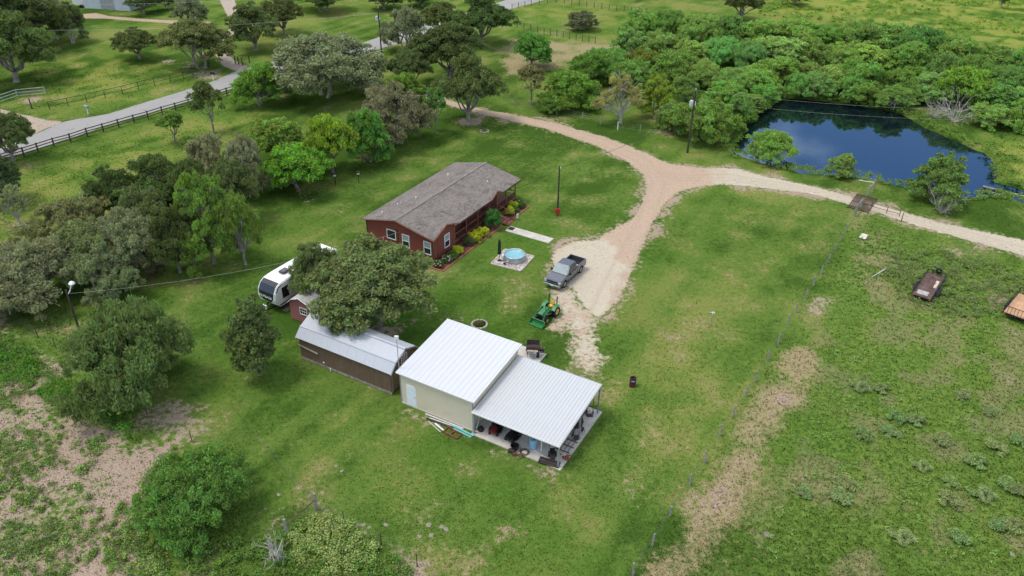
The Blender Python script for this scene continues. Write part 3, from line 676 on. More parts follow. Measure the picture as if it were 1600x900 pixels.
# the pond thicket: every crown that can be told apart
_th = [(1000, 44, 36), (1045, 40, 36), (1090, 52, 34), (1135, 54, 34), (1180, 54, 34), (1232, 56, 36), (1285, 62, 34), (1338, 63, 34), (1390, 66, 34), (1442, 74, 34), (1496, 88, 34), (1548, 98, 34), (1598, 106, 34),
       (984, 78, 34), (1030, 74, 34), (1076, 84, 34), (1122, 84, 34), (1166, 88, 34), (1212, 86, 34), (1260, 90, 34), (1310, 92, 34), (1360, 94, 34), (1412, 98, 34), (1462, 106, 34), (1514, 120, 34), (1562, 130, 34), (1608, 138, 34),
       (946, 100, 34), (1006, 98, 34), (1050, 112, 34), (1096, 114, 34), (1205, 116, 32), (1250, 122, 34), (1300, 124, 34), (1350, 128, 34), (1402, 130, 34), (1452, 136, 34), (1556, 160, 34), (1602, 166, 34),
       (1064, 140, 30), (1150, 128, 32), (1182, 132, 32), (1122, 152, 32), (1236, 134, 26), (1280, 134, 30), (1330, 138, 28), (1352, 148, 26), (1392, 152, 28), (1430, 148, 26), (1500, 146, 42), (1545, 180, 32), (1592, 186, 30), (985, 122, 34), (1152, 172, 26), (1196, 152, 22), (1170, 158, 24), (1632, 150, 34), (1640, 115, 34), (1640, 190, 34)]
for i, (x, y, hw) in enumerate(_th):
    j = np.random.default_rng(i+300); v = j.random(); col = tuple(c*(.85+.55*v) for c in (.068+.024*(j.random()-.4), .126, .030+.012*j.random()))
    if (x, y) == (1006, 98): col = (.075, .095, .022)
    if (x, y) == (1500, 146): col = (.075, .150, .026)
    jx, jy = j.normal()*4, j.normal()*3
    lab = {(1006, 98): 'darker olive tree inside the pond thicket', (1500, 146): 'brighter green tree of the thicket at the far right pond corner'}.get((x, y), 'green leafy tree crowded into the thicket beyond the pond')
    kd = 'thicket' if lab[0] != 'g' else j.choice(['thicket', 'thicket', 'thicket', 'mesquite', 'round', 'thicket', 'greyoak', 'thicket'])
    T(str(kd), x+jx, y+jy, hw*(.85+.5*j.random()), hw*(.66+.2*j.random()), y+hw*.86, lab, col, name='thicket_tree', group=None if 'crowded' not in lab else 'trees of the pond thicket')

# ---- dead brush and bare branches
def dead_brush(name, loc, Rr, H, label, seed, n=16, mat=BARK_PALE, cat='dead shrub', r0=.05):
    rg = np.random.default_rng(seed); e = thing(name, label, cat, v3(loc)); mb = MB()
    for i in range(n):
        a = rg.random()*6.28; d = np.array([math.cos(a)*Rr*(.3+.7*rg.random()), math.sin(a)*Rr*(.3+.7*rg.random()), H*(.45+.55*rg.random())])
        pts = limb(mb, rg, (rg.normal()*.08, rg.normal()*.08, -.05), d, r0, r0*.4, 4, .14, 5)
        for j in range(4):
            q = pts[1+j % 3]; e2 = np.array(q)+d*.35+rg.normal(size=3)*Rr*.25; e2[2] = max(e2[2], .1)
            p2 = limb(mb, rg, q, e2, r0*.4, r0*.15, 3, .15, 4)
            limb(mb, rg, p2[2], np.array(p2[2])+rg.normal(size=3)*Rr*.18+np.array([0, 0, Rr*.1]), r0*.2, r0*.1, 2, .1, 4)
    mb.build('branches', mat, e); return e
dead_brush('dead_brush', site(1470, 333), 2.6, 3.2, 'bare grey dead branches in front of the round pond bank bush', 5, 18, BARK_PALE, r0=.04)
dead_brush('dead_brush', site(1490, 190), 5.2, 3.2, 'grey fallen dead brush on the far right pond bank', 6, 15, BARK_PALE, r0=.055)
dead_brush('dead_brush', site(1462, 184), 3.4, 2.4, 'smaller grey dead brush left of the fallen brush on the far pond bank', 8, 12, BARK_PALE, r0=.045)
dead_brush('dead_shrub', site(440, 878), 1.5, 3.1, 'bare bleached dead shrub in the foreground beside the brace posts', 9, 9, BARK_PALE, r0=.05)
# ================================================================== BUILDINGS
WHITE = M('white_paint', (.72, .72, .70), .5, var=.06, dirt=(.4, .37, .32), dirt_amt=.25)
GLASS = M('window_glass', (.02, .025, .03), .06, var=.2, spec=.6)
BLIND = M('window_blind', (.30, .36, .36), .25, var=.1, spec=.5)
RED = None
def siding(name, col, rot=0., pitch=.2, dirtc=(.12, .05, .04), depth=.4, rough=.75, var=.18):
    t = NT(name); o = t.obj(); sp = t.n('ShaderNodeSeparateXYZ'); t.put(sp.inputs[0], o)
    u = t.math('ADD', sp.outputs[0], sp.outputs[1])
    saw = t.math('FRACT', t.math('MULTIPLY', u, 1/pitch)); gro = t.ss(t.math('ABSOLUTE', t.math('SUBTRACT', saw, .5)), .46, .5)
    n1 = t.noise(t.mapping(o, (4, 4, .7)), 1.5, 5, .6); n2 = t.noise(o, .7, 4)
    lo = tuple(c*(1-var) for c in col); hi = tuple(c*(1+var) for c in col)
    c = t.mix(n1, lo, hi); c = t.mix(t.math('MULTIPLY', t.ss(n2, .5, .75), .4), c, dirtc); c = t.mix(t.math('MULTIPLY', gro, depth), c, tuple(x*.35 for x in col))
    return t.done(t.principled(c, rough, 0, .25, t.bump(t.math('ADD', t.math('MULTIPLY', gro, -1.), t.math('MULTIPLY', n1, .2)), .4, .02)))
RED = siding('red_siding', (.195, .053, .038), pitch=.3, depth=.25)
TRIM = M('brown_trim', (.215, .085, .048), .6, var=.2)
POSTW = M('stained_timber', (.235, .092, .052), .65, var=.25)
DARKW = M('dark_timber', (.075, .030, .022), .7, var=.25)
# shingles
t = NT('grey_shingles'); o = t.obj()
br = t.n('ShaderNodeTexBrick'); t.put(br.inputs['Vector'], t.mapping(o, (1, 1, 1), (0, 0, R(90)))); br.inputs['Scale'].default_value = 1.
br.inputs['Brick Width'].default_value = .42; br.inputs['Row Height'].default_value = .17; br.inputs['Mortar Size'].default_value = .006; br.inputs['Bias'].default_value = 0
br.inputs['Color1'].default_value = (.108, .094, .082, 1); br.inputs['Color2'].default_value = (.215, .188, .164, 1); br.inputs['Mortar'].default_value = (.06, .055, .05, 1)
n1 = t.noise(t.mapping(o, (1, .4, 1)), .8, 5, .65); n2 = t.noise(o, 5, 4, .7); n3 = t.noise(t.mapping(o, (.5, 1.3, 1)), .9, 6, .7)
c = t.mix(t.math('MULTIPLY', t.ss(n1, .35, .7), .5), br.outputs['Color'], (.225, .20, .18)); c = t.mix(t.math('MULTIPLY', t.ss(n3, .54, .70), .75), c, (.055, .052, .050)); c = t.mix(t.math('MULTIPLY', n2, .35), c, (.19, .165, .15))
SHINGLE = t.done(t.principled(c, .93, 0, .12, t.bump(t.math('ADD', n2, br.outputs['Fac']), .5, .02)))
def slab(mb, quad, th):
    """thick sheet: quad of 3-D points, thickness downwards"""
    q = [Vector(p) for p in quad]; n = (q[1]-q[0]).cross(q[2]-q[0]).normalized()
    if n.z < 0: n = -n
    k = len(q); vs_ = q+[p-n*th for p in q]
    return mb.add(vs_, [tuple(range(k)), tuple(range(k, 2*k))[::-1]]+[(i, (i+1) % k, k+(i+1) % k, k+i) for i in range(k)])
def window(parent, c, w_, h_, axis, out, kind='sash', frame=WHITE, fw=.09, grid=None):
    """window on a wall whose outward normal is +-axis; c is centre on the wall plane. Frame stands proud, panes set back."""
    mb = MB(); d = .05*out
    def pt(u, v, n): return (c[0]+n, c[1]+u, c[2]+v) if axis == 0 else (c[0]+u, c[1]+n, c[2]+v)
    def bx(u0, u1, v0, v1, n0, n1): mb.b2(pt(u0, v0, n0), pt(u1, v1, n1))
    W_, H_ = w_/2, h_/2
    bx(-W_, W_, H_-fw, H_, 0, d); bx(-W_, W_, -H_, -H_+fw, 0, d*1.2); bx(-W_, -W_+fw, -H_+fw, H_-fw, 0, d); bx(W_-fw, W_, -H_+fw, H_-fw, 0, d)
    if kind == 'sash': bx(-W_+fw, W_-fw, -.035, .035, 0, d*.9)
    if grid:
        for i in range(1, grid[0]): u = -W_+fw+(2*W_-2*fw)*i/grid[0]; bx(u-.018, u+.018, -H_+fw, H_-fw, 0, d*.75)
        for i in range(1, grid[1]): v = -H_+fw+(2*H_-2*fw)*i/grid[1]; bx(-W_+fw, W_-fw, v-.018, v+.018, 0, d*.7)
    f = mb.build('window', frame, parent)
    def pane(v0, v1, m):
        q = MB(); a = pt(-W_+fw, v0, .012*out); b = pt(W_-fw, v1, .004*out); q.b2(a, b); q.build('pane', m, f)
    if kind == 'sash': pane(.035, H_-fw, BLIND); pane(-H_+fw, -.035, GLASS)
    else: pane(-H_+fw, H_-fw, GLASS)
    return f

# ------------------------------------------------ red house
HO = site(565, 341.5, 3.1); HA = R(-30.3)
house = thing('house', 'long red-brown house with grey shingle roof and front porch', 'house', (HO[0], HO[1], 0), HA)
W_, LN, EZ, RZ = 10.1, 19.0, 3.1, 4.2; YW = 16.7; FX = 8.0; RX = 4.85
mb = MB()  # walls
mb.prism([(.35, .25), (9.7, .25), (9.7, 3.06), (RX, RZ-.10), (.35, 3.06)], 1, .36, 4.55)
mb.prism([(.35, .25), (FX, .25), (FX, 3.36), (RX, RZ-.10), (.35, 3.06)], 1, 4.55, YW)
mb.build('wall', RED, house)
mb = MB(); mb.b2((.40, .41, 0), (9.65, 4.5, .25)); mb.b2((.4, 4.5, 0), (FX-.06, YW-.05, .25)); mb.build('skirting', DARKW, house)
# main roof planes
rf = MB(); th = .13
slab(rf, [(0, 0, EZ), (RX, 0, RZ), (RX, LN, RZ), (0, LN, EZ)], th).build('roof', SHINGLE, house)
def zfr(x): return EZ+(RZ-EZ)*(W_-x)/(W_-RX)
rf = MB(); slab(rf, [(RX+.001, 0, RZ), (9.62, 0, zfr(9.62)), (9.62, 4.93, zfr(9.62)), (W_, 4.93, EZ), (W_, 12.02, EZ), (9.62, 12.02, zfr(9.62)), (9.62, 14.58, zfr(9.62)), (W_, 14.58, EZ), (W_, LN, EZ), (RX+.001, LN, RZ)], th).build('roof', SHINGLE, house)
mb = MB(); mb.beam((RX, -.02, RZ+.015), (RX, LN+.02, RZ+.015), .3, .05); mb.build('ridge_cap', M('ridge_shingle', (.19, .17, .15), .9), house)
# cross gables on the front slope
def gable(y0, y1, pz, xin):
    ym = (y0+y1)/2; x1 = W_-.02
    def zr(x): return EZ+(RZ-EZ)*(W_-x)/(W_-RX)
    xb = W_-(pz-EZ)/(RZ-EZ)*(W_-RX)    # where the gable ridge meets the main slope
    g = MB(); slab(g, [(x1, y0, EZ+.06), (x1, ym, pz+.06), (xb, ym, pz+.05), (9.6, y0, EZ+.13)], .1)
    slab(g, [(x1, ym, pz+.06), (x1, y1, EZ+.06), (9.6, y1, EZ+.13), (xb, ym, pz+.05)], .1); r_ = g.build('gable_roof', SHINGLE, house)
    tr_ = MB(); tr_.beam((x1+.012, y0-.02, EZ-.02), (x1+.012, ym, pz-.02), .04, .16, up=(1, 0, 0)); tr_.beam((x1+.012, ym, pz-.02), (x1+.012, y1+.02, EZ-.02), .04, .16, up=(1, 0, 0)); tr_.build('barge_board', TRIM, r_)
    f = MB(); f.prism([(y0+.25, EZ-.06), (y1-.25, EZ-.06), (ym, pz-.14)], 0, 9.5, 9.705); f.build('gable_front', RED, r_)
gable(0.03, 4.95, 3.98, 0); gable(12.0, 14.6, 3.72, 0)
# barge boards and fascia of the main roof
mb = MB(); mb.beam((-.02, -.02, EZ-.07), (RX, -.02, RZ-.07), .04, .17, up=(0, 1, 0)); mb.build('barge_board', TRIM, house)
mb = MB(); mb.beam((RX, -.02, RZ-.07), (W_+.02, -.02, EZ-.07), .04, .17, up=(0, 1, 0)); mb.build('barge_board', TRIM, house)
mb = MB(); mb.beam((RX, LN+.02, RZ-.07), (W_+.02, LN+.02, EZ-.07), .04, .17, up=(0, 1, 0)); mb.beam((-.02, LN+.02, EZ-.07), (RX, LN+.02, RZ-.07), .04, .17, up=(0, 1, 0)); mb.build('barge_board', TRIM, house)
mb = MB(); mb.beam((W_+.03, 4.97, EZ-.09), (W_+.03, 11.98, EZ-.09), .05, .15); mb.build('fascia', DARKW, house)
mb = MB(); mb.beam((W_+.03, 14.62, EZ-.09), (W_+.03, LN, EZ-.09), .05, .15); mb.build('fascia', DARKW, house)
# corner trim boards
for x, y in ((9.72, 1.35), (9.72, 4.47), (9.72, .42)):
    MB().b2((x-.01, y-.06, .25), (x+.03, y+.06, 3.0)).build('corner_board', TRIM, house)
for x in (.36, 4.86, 9.69): MB().b2((x-.05, .325, .25), (x+.05, .358, 3.02)).build('corner_board', DARKW, house)
# windows
window(house, (3.92, .36, 2.0), 1.3, 1.2, 1, -1, 'plain'); window(house, (5.95, .36, 1.72), 1.02, 1.62, 1, -1); window(house, (8.92, .36, 1.70), 1.02, 1.62, 1, -1)
window(house, (9.7, 3.02, 1.65), 1.02, 1.66, 0, 1)
window(house, (FX, 7.6, 1.9), 1.0, 1.3, 0, 1); window(house, (FX, 9.3, 1.9), 1.0, 1.3, 0, 1); window(house, (FX, 11.0, 1.9), .8, 1.3, 0, 1)
window(house, (.35, 4.0, 1.9), 1.0, 1.3, 0, -1); window(house, (.35, 11.0, 1.9), 1.0, 1.3, 0, -1)
d_ = MB().b2((FX, 12.8, .62), (FX+.06, 13.75, 2.7)).build('door', M('door_dark', (.045, .02, .018), .4), house); MB().box((FX+.09, 13.6, 1.6), (.05, .05, .12)).build('handle', M('brass', (.5, .4, .2), .3, 1.), d_)
# outdoor unit pipes / vents on the roof
for x, y, s_ in ((2.37, 14.0, .3), (3.11, 6.28, .32), (1.6, 1.79, .22), (7.62, 15.0, .24), (1.9, 4.3, .2)):
    zr = EZ+(RZ-EZ)*(x/RX if x < RX else (W_-x)/(W_-RX))
    MB().cyl((x, y, zr-.02), (x, y, zr+s_), .07, .07, 10).build('roof_vent', WHITE, house)
# porch deck, posts, rails, stairs
dk = .62
deck = MB().b2((FX+.01, 4.57, dk-.08), (9.66, LN-.35, dk-.0)).b2((.5, YW+.02, dk-.081), (FX, LN-.36, dk-.001)).build('porch_deck', M('deck_boards', (.17, .075, .05), .75, var=.25), house)
MB().b2((9.60, 4.58, .05), (9.64, 12.2, dk-.085)).b2((9.60, 14.0, .05), (9.64, LN-.4, dk-.085)).build('porch_skirt', DARKW, deck)
for y in (4.75, 7.2, 9.7, 12.2, 14.05, 16.2, 18.5): MB().b2((9.5, y-.06, dk), (9.62, y+.06, 3.05)).build('porch_post', POSTW, house)
for x in (.6, 3.4, 6.2): MB().b2((x, 18.44, dk), (x+.12, 18.56, 3.2)).build('porch_post', POSTW, house)
MB().beam((9.56, 4.6, 3.08), (9.56, LN-.3, 3.08), .1, .16).build('porch_beam', POSTW, house)
for a, b in ((4.81, 7.14), (7.26, 9.64), (9.76, 12.14), (14.11, 16.14), (16.26, 18.44)):
    r_ = MB().beam((9.56, a, dk+.92), (9.56, b, dk+.92), .11, .05).beam((9.56, a, dk+.1), (9.56, b, dk+.1), .05, .05).build('railing', POSTW, house)
    k = int((b-a)/.14); q = MB()
    for i in range(1, k): q.box((9.56, a+(b-a)*i/k, dk+.5), (.035, .035, .78))
    q.build('baluster_row', DARKW, r_)
r_ = MB().beam((6.3, 18.5, dk+.92), (9.5, 18.5, dk+.92), .05, .1).beam((6.3, 18.5, dk+.45), (9.5, 18.5, dk+.45), .05, .06).build('railing', POSTW, house)
ns = 5
for i in range(ns):
    x0 = 9.66+i*.5; z_ = dk-(i+1)*dk/(ns+1)
    MB().b2((x0, 12.25, z_-.07), (x0+.52, 13.95, z_)).build('stair_tread', M('stair_red', (.165, .062, .048), .75, var=.2), house)
for y in (12.2, 14.0):
    MB().beam((9.66, y, dk-.16), (12.2, y, .05), .05, .24).build('stringer', DARKW, house)
    MB().beam((9.56, y, dk+.95), (12.15, y, 1.0), .09, .06).beam((12.12, y, 0), (12.12, y, 1.02), .09, .09).build('stair_rail', POSTW, house)
# porch things: hanging plant, chairs
hp = thing('hanging_plant', 'small plant hanging under the far porch corner of the house', 'plant', v3(house.location)); hp.rotation_euler[2] = HA
hp.location = Vector(house.location)+Matrix.Rotation(HA, 3, 'Z') @ Vector((9.2, 17.5, 2.2))
V, ti = leaves(np.random.default_rng(4), np.array([[0, 0, .1]]), np.array([.26]), 140, .08); o_ = npmesh('foliage', V, np.arange(len(V)).reshape(-1, 4), LEAF, {'tint': ti}, hp); o_.color = (.03, .05, .015, 1)
MB().lathe([(.0, -.12), (.14, -.12), (.2, .06), (.0, .06)], n=12).tube([(0, 0, .06), (0, 0, .95)], .01, 4).build('basket', M('basket_dark', (.03, .025, .02)), hp)
def hl(x, y, z=0.): return Vector(house.location)+Matrix.Rotation(HA, 3, 'Z') @ Vector((x, y, z))
for i, (y, lab) in enumerate(((6.0, 'dark porch chair nearest the near end of the porch'), (8.6, 'dark porch chair in the middle of the porch'))):
    c_ = thing('porch_chair', lab, 'chair', hl(8.7, y, dk), HA)
    MB().box((0, 0, .42), (.5, .5, .06)).build('seat', DARKW, c_); MB().box((-.24, 0, .75), (.05, .5, .6)).build('backrest', DARKW, c_)
    for sx in (-.2, .2):
        for sy in (-.2, .2): MB().box((sx, sy, .195), (.05, .05, .39)).build('leg', DARKW, c_)
# flower bed with brick-red edging
MULCH = M('bed_mulch', (.20, .075, .048), .95, var=.4, scale=5, bump=.6)
bed = MB().b2((9.72, -.6, 0), (11.55, 12.0, .05)).b2((9.72, 14.1, 0), (11.75, 18.2, .05)).build('flower_bed', MULCH); bed.location = house.location; bed.rotation_euler[2] = HA; tag(bed, kind='structure')
EDG = M('edging_brick', (.33, .135, .085), .85, var=.35, scale=6)
q = MB()
k = 0
for (x, y0, y1) in ((11.6, -.7, 12.0), (11.8, 14.1, 18.3)):
    n_ = int((y1-y0)/.42)
    for i in range(n_): q = MB().box((x, y0+(i+.5)*.42, .06), (.14, .395, .13)).build('edging_brick', EDG, bed); k += 1
for i in range(4): MB().box((9.9+i*.42, -.68, .06), (.395, .14, .13)).build('edging_brick', EDG, bed)
# bed plants
def bush(x, y, r_, h_, col, label, name='shrub', flowers=None):
    p = hl(x, y); e = place_tree('shrub', (p[0], p[1], .04), r_, h_, label, cat='shrub', color=col, name=name)
    if flowers:
        rg = np.random.default_rng(int(x*100+y*10)); q = MB()
        for i in range(flowers):
            a = rg.random()*6.28; rr = math.sqrt(rg.random())*.95; q.box((math.cos(a)*rr, math.sin(a)*rr, 1.15-.5*rr*rr+.05*rg.random()), (.12, .12, .08), rz=a)
        q.build('blossoms', M('pale_blossom', (.62, .50, .48), .7), e)
YEL = (.17, .185, .012)
bush(11.0, 3.2, .75, 1.1, YEL, 'yellow shrub below the near front window of the house'); bush(10.9, 2.2, .7, .85, (.03, .07, .02), 'dark green low shrub in front of the near front window')
bush(10.9, 1.2, .75, .8, (.035, .06, .022), 'dark rose bush with pale flowers near the house corner', flowers=12); bush(10.6, -.1, .7, .75, (.03, .055, .02), 'dark rose bush with pale flowers at the very corner of the house', flowers=12)
bush(10.7, 6.0, .85, .95, (.035, .045, .028), 'dark purplish shrub between the yellow porch shrubs')
bush(10.9, 7.1, .95, 1.3, YEL, 'large yellow shrub in front of the porch railing'); bush(10.9, 8.6, .85, 1.2, YEL, 'yellow shrub nearest the tall green shrub by the stairs')
bush(11.0, 10.7, 1.15, 2.5, (.028, .078, .022), 'tall dark green shrub at the left of the porch stairs')
bush(10.9, 14.7, .75, 1.25, YEL, 'yellow shrub right of the porch stairs'); bush(11.1, 15.7, .65, .9, (.03, .08, .02), 'dark green round shrub right of the stairs'); bush(10.5, 16.5, .7, 1.2, YEL, 'yellow shrub at the far end of the porch'); bush(11.0, 17.4, .75, .9, (.035, .065, .022), 'dark flowering bush at the far bed corner', flowers=8)
# walkway, mat, sign
CONC = M('concrete', (.46, .43, .38), .88, var=.14, scale=1.3, dirt=(.25, .22, .18), dirt_amt=.4, bump=.2)
path = thing('front_walk', None, None, house.location, HA)
tag(path, kind='structure')
for i in range(4): MB().b2((12.55+i*1.48, 11.05, 0), (12.55+i*1.48+1.47, 12.4, .07)).build('paving_slab', CONC, path)
mt = MB().b2((12.6, 11.5, .07), (13.3, 12.25, .085)).build('doormat', M('mat_black', (.02, .02, .02), .9)); mt.location = house.location; mt.rotation_euler[2] = HA; tag(mt, 'black doormat on the walk at the foot of the porch stairs', 'doormat')
sg = thing('yard_sign', 'small white sign with a dark letter beside the porch stairs', 'sign', hl(12.35, 14.35), HA)
MB().box((0, 0, .55), (.05, .42, .55)).build('board', WHITE, sg); MB().box((0, 0, .14), (.04, .05, .28)).build('stake', DARKW, sg)
BLACK = M('black_paint', (.012, .012, .013), .5, var=.2)
def text_mesh(name, body, size, mat, parent, loc, rot, extrude=.004, align='CENTER', bold=0.):
    cu = bpy.data.curves.new(name, 'FONT'); cu.body = body; cu.size = size; cu.extrude = extrude; cu.align_x = align; cu.align_y = 'CENTER'; cu.offset = bold
    to_ = bpy.data.objects.new('tmp', cu); COL.objects.link(to_); bpy.context.view_layer.update()
    me = bpy.data.meshes.new_from_object(to_.evaluated_get(bpy.context.evaluated_depsgraph_get())); bpy.data.objects.remove(to_)
    me.materials.clear(); me.materials.append(mat); o_ = bpy.data.objects.new(name, me); COL.objects.link(o_); o_.parent = parent; o_.location = loc; o_.rotation_euler = rot; return o_
text_mesh('lettering', 'S', .42, BLACK, sg, (.03, 0, .55), (R(90), 0, R(90)))

# ------------------------------------------------ corrugated metal roofs and walls
def metal(name, col, var=.06, rough=.45, dirt=(.25, .23, .2), da=.18, met=0., rib=None, lk=.42):
    t = NT(name); o = t.obj(); n1 = t.noise(t.mapping(o, (.8, .25, .8)), .8, 5, .6); n2 = t.noise(t.mapping(o, (9, .5, 1)), 1., 4, .7)
    c = t.mix(n1, tuple(x*(1-var) for x in col), tuple(min(1, x*(1+var)) for x in col)); c = t.mix(t.math('MULTIPLY', t.ss(n2, .52, .75), da), c, dirt)
    if rib:
        sp = t.n('ShaderNodeSeparateXYZ'); t.put(sp.inputs[0], o); fr_ = t.math('FRACT', t.math('MULTIPLY', sp.outputs[0], 1/rib)); ln = t.math('SUBTRACT', 1., t.ss(t.math('ABSOLUTE', t.math('SUBTRACT', fr_, .70)), .03, .09))
        c = t.mix(t.math('MULTIPLY', ln, t.math('MULTIPLY', n1, lk)), c, (.16, .16, .17))
    return t.done(t.principled(c, rough, met, .4))
ROOFW = metal('white_roof_metal', (.51, .52, .53), rib=.4811); ROOFG = metal('galvanised_roof', (.40, .42, .45), .16, .42, (.16, .15, .14), .35); ROOFC = metal('carport_roof_metal', (.45, .46, .46), .14, .45, (.24, .22, .2), .42, rib=.2963, lk=.7)
BEIGE = siding('beige_metal_wall', (.57, .51, .385), pitch=.3, depth=.16, dirtc=(.45, .40, .30), rough=.5, var=.05)
GREYM = M('grey_steel', (.30, .31, .32), .45, .3, var=.15)
def ribbed(w_, l_, ribs, rh=.018):
    """ribbed sheet w_ wide (x), l_ long (y), as a profile with depth"""
    prof = []; n_ = ribs
    for i in range(n_):
        x0 = w_*i/n_; p = w_/n_
        prof += [(x0, 0), (x0+p*.34, 0), (x0+p*.42, rh), (x0+p*.58, rh), (x0+p*.66, 0)]
    prof.append((w_, 0)); vs_ = []; fs_ = []; m = len(prof)
    for y in (0, l_):
        for x, z in prof: vs_.append((x, y, z))
    for y in (0, l_):
        for x, z in prof: vs_.append((x, y, z-.02))
    for i in range(m-1):
        fs_.append((i, i+1, m+i+1, m+i)); fs_.append((2*m+i, 3*m+i, 3*m+i+1, 2*m+i+1)); fs_.append((i, 2*m+i, 2*m+i+1, i+1)); fs_.append((m+i, m+i+1, 3*m+i+1, 3*m+i))
    fs_ += [(0, m, 3*m, 2*m), (m-1, 3*m-1, 4*m-1, 2*m-1)]
    return vs_, fs_
def panel_roof(parent, x0, x1, y0, z0, y1, z1, n_, ribs, mat, name='roof_panel'):
    w_ = (x1-x0)/n_; L_ = math.hypot(y1-y0, z1-z0); vs_, fs_ = ribbed(w_-.004, L_, ribs)
    first = None
    for i in range(n_):
        if first is None: o_ = MB().add(vs_, fs_).build(name, mat, parent); first = o_
        else: o_ = first.copy(); COL.objects.link(o_); o_.parent = parent
        o_.location = (x0+i*w_+.002, y0, z0+.004*(i % 2)); o_.rotation_euler = (math.atan2(z1-z0, y1-y0), 0, 0)
WS0 = site(628.75, 628.75); WSA = R(-29.3)
ws = thing('workshop', 'beige metal workshop with white ribbed roof', 'workshop', (WS0[0], WS0[1], 0), WSA)
def wl(x, y, z=0.): return Vector((WS0[0], WS0[1], 0))+Matrix.Rotation(WSA, 3, 'Z') @ Vector((x, y, z))
MB().prism([(0, .05), (7.55, .05), (7.55, 4.02), (0, 3.3)], 0, 0, 7.2).build('wall', BEIGE, ws)
MB().b2((-.06, -.06, 0), (7.26, 7.6, .1)).build('foundation', CONC, ws)
panel_roof(ws, -.28, 7.42, -.2, 3.33, 7.78, 4.10, 8, 2, ROOFW)
MB().beam((-.3, -.21, 3.30), (7.44, -.21, 3.30), .03, .12).build('eave_trim', WHITE, ws); MB().beam((-.3, -.2, 3.29), (-.3, 7.8, 4.06), .03, .12).build('rake_trim', WHITE, ws); MB().beam((7.44, -.2, 3.29), (7.44, 7.8, 4.06), .03, .12).build('rake_trim', WHITE, ws)
for x in (-.02, 7.22):
    MB().b2((x-.03, -.03, .1), (x+.03, .05, 3.28)).build('corner_trim', GREYM, ws)
d_ = MB().b2((.62, -.035, .14), (1.5, 0, 2.25)).build('door', M('door_white', (.66, .70, .74), .45, var=.04), ws)
MB().b2((.55, -.025, .12), (.62, .001, 2.32)).b2((1.5, -.025, .12), (1.57, .001, 2.32)).b2((.55, -.025, 2.25), (1.57, .001, 2.32)).build('door_frame', WHITE, ws); MB().box((1.42, -.06, 1.15), (.05, .06, .1)).build('handle', GREYM, d_)
MB().b2((1.4, 7.55, .12), (5.4, 7.6, 3.0)).build('garage_door', WHITE, ws)
# carport
cp = thing('carport', 'open carport with ribbed pale metal roof joined to the beige workshop', 'carport', (WS0[0], WS0[1], 0), WSA)
panel_roof(cp, 7.34, 15.34, -.38, 2.42, 7.42, 3.10, 9, 3, ROOFC)
MB().beam((7.34, -.39, 2.38), (15.34, -.39, 2.38), .04, .14).build('front_beam', WHITE, cp); MB().beam((7.3, 7.42, 3.04), (15.34, 7.42, 3.04), .04, .14).build('back_beam', GREYM, cp); MB().beam((15.33, -.38, 2.36), (15.33, 7.42, 3.04), .05, .14).build('side_beam', GREYM, cp)
for x, y, z in ((7.45, -.2, 2.36), (15.2, -.2, 2.36), (15.2, 7.3, 3.0), (15.2, 3.6, 2.68), (7.45, 7.3, 3.0)):
    p_ = MB().b2((x-.06, y-.06, .1), (x+.06, y+.06, z)).build('post', GREYM, cp); MB().b2((x-.14, y-.14, .08), (x+.14, y+.14, .11)).build('base_plate', GREYM, p_)
for i in range(5):
    y = .6+i*1.6; z = 2.38+(y+.38)/7.8*.68; MB().beam((7.36, y, z-.06), (15.3, y, z-.06), .05, .1).build('purlin', GREYM, cp)
MB().beam((7.5, .1, .4), (7.5, 1.9, 2.5), .1, .1).build('brace', GREYM, cp)
slabp = thing('carport_slab', None, None, (WS0[0], WS0[1], 0), WSA); tag(slabp, kind='structure')
for i in range(3): MB().b2((7.27+i*2.75, -.42, 0), (7.27+(i+1)*2.75-.012, 7.55, .08)).build('concrete_bay', CONC, slabp)
MB().b2((2.6, 7.62, 0), (7.6, 12.45, .075)).build('concrete_bay', CONC, slabp)

# ------------------------------------------------ wooden gambrel shed
SH0 = site(472, 560); SHA = R(-29.4)
sh = thing('storage_shed', 'long dark wooden shed with silver barn-style roof', 'shed', (SH0[0], SH0[1], 0), SHA)
SL, SD = 10.43, 4.0
OLDWOOD = siding('old_wood_siding', (.125, .085, .054), pitch=.2, depth=.55, dirtc=(.15, .125, .10), var=.45, rough=.9)
OLDWOOD2 = siding('tan_wood_siding', (.17, .125, .08), pitch=.2, depth=.45, dirtc=(.10, .08, .06), var=.3, rough=.9)
prof = [(.0, .22), (SD, .22), (SD, 2.5), (SD-.62, 3.18), (SD/2, 3.76), (.62, 3.18), (0, 2.5)]
MB().prism(prof, 0, .03, SL-.03).build('wall_core', OLDWOOD2, sh)
nP = 9
for i in range(nP):
    a = SL*i/nP; MB().b2((a+.006, -.03, .2+.01*(i % 2)), (a+SL/nP-.006, .0, 2.52)).build('siding_panel', OLDWOOD, sh)
MB().b2((0, -.05, .05), (SL, .12, .2)).b2((0, SD-.12, .05), (SL, SD+.02, .2)).build('skid', M('skid_timber', (.26, .23, .19), .9, var=.3), sh)
MB().b2((-.02, -.045, .2), (SL+.02, -.03, .32)).build('bottom_trim', M('skid_timber', (.26, .23, .19)), sh)
def sroof(y0, z0, y1, z1): panel_roof(sh, -.2, SL+.2, y0, z0, y1, z1, 11, 4, ROOFG)
sroof(-.22, 2.48, .56, 3.26); sroof(.55, 3.262, SD/2, 3.86)
def sroofb(y0, z0, y1, z1):
    n0 = len(sh.children); panel_roof(sh, -.2, SL+.2, y0, z0, y1, z1, 11, 4, ROOFG)
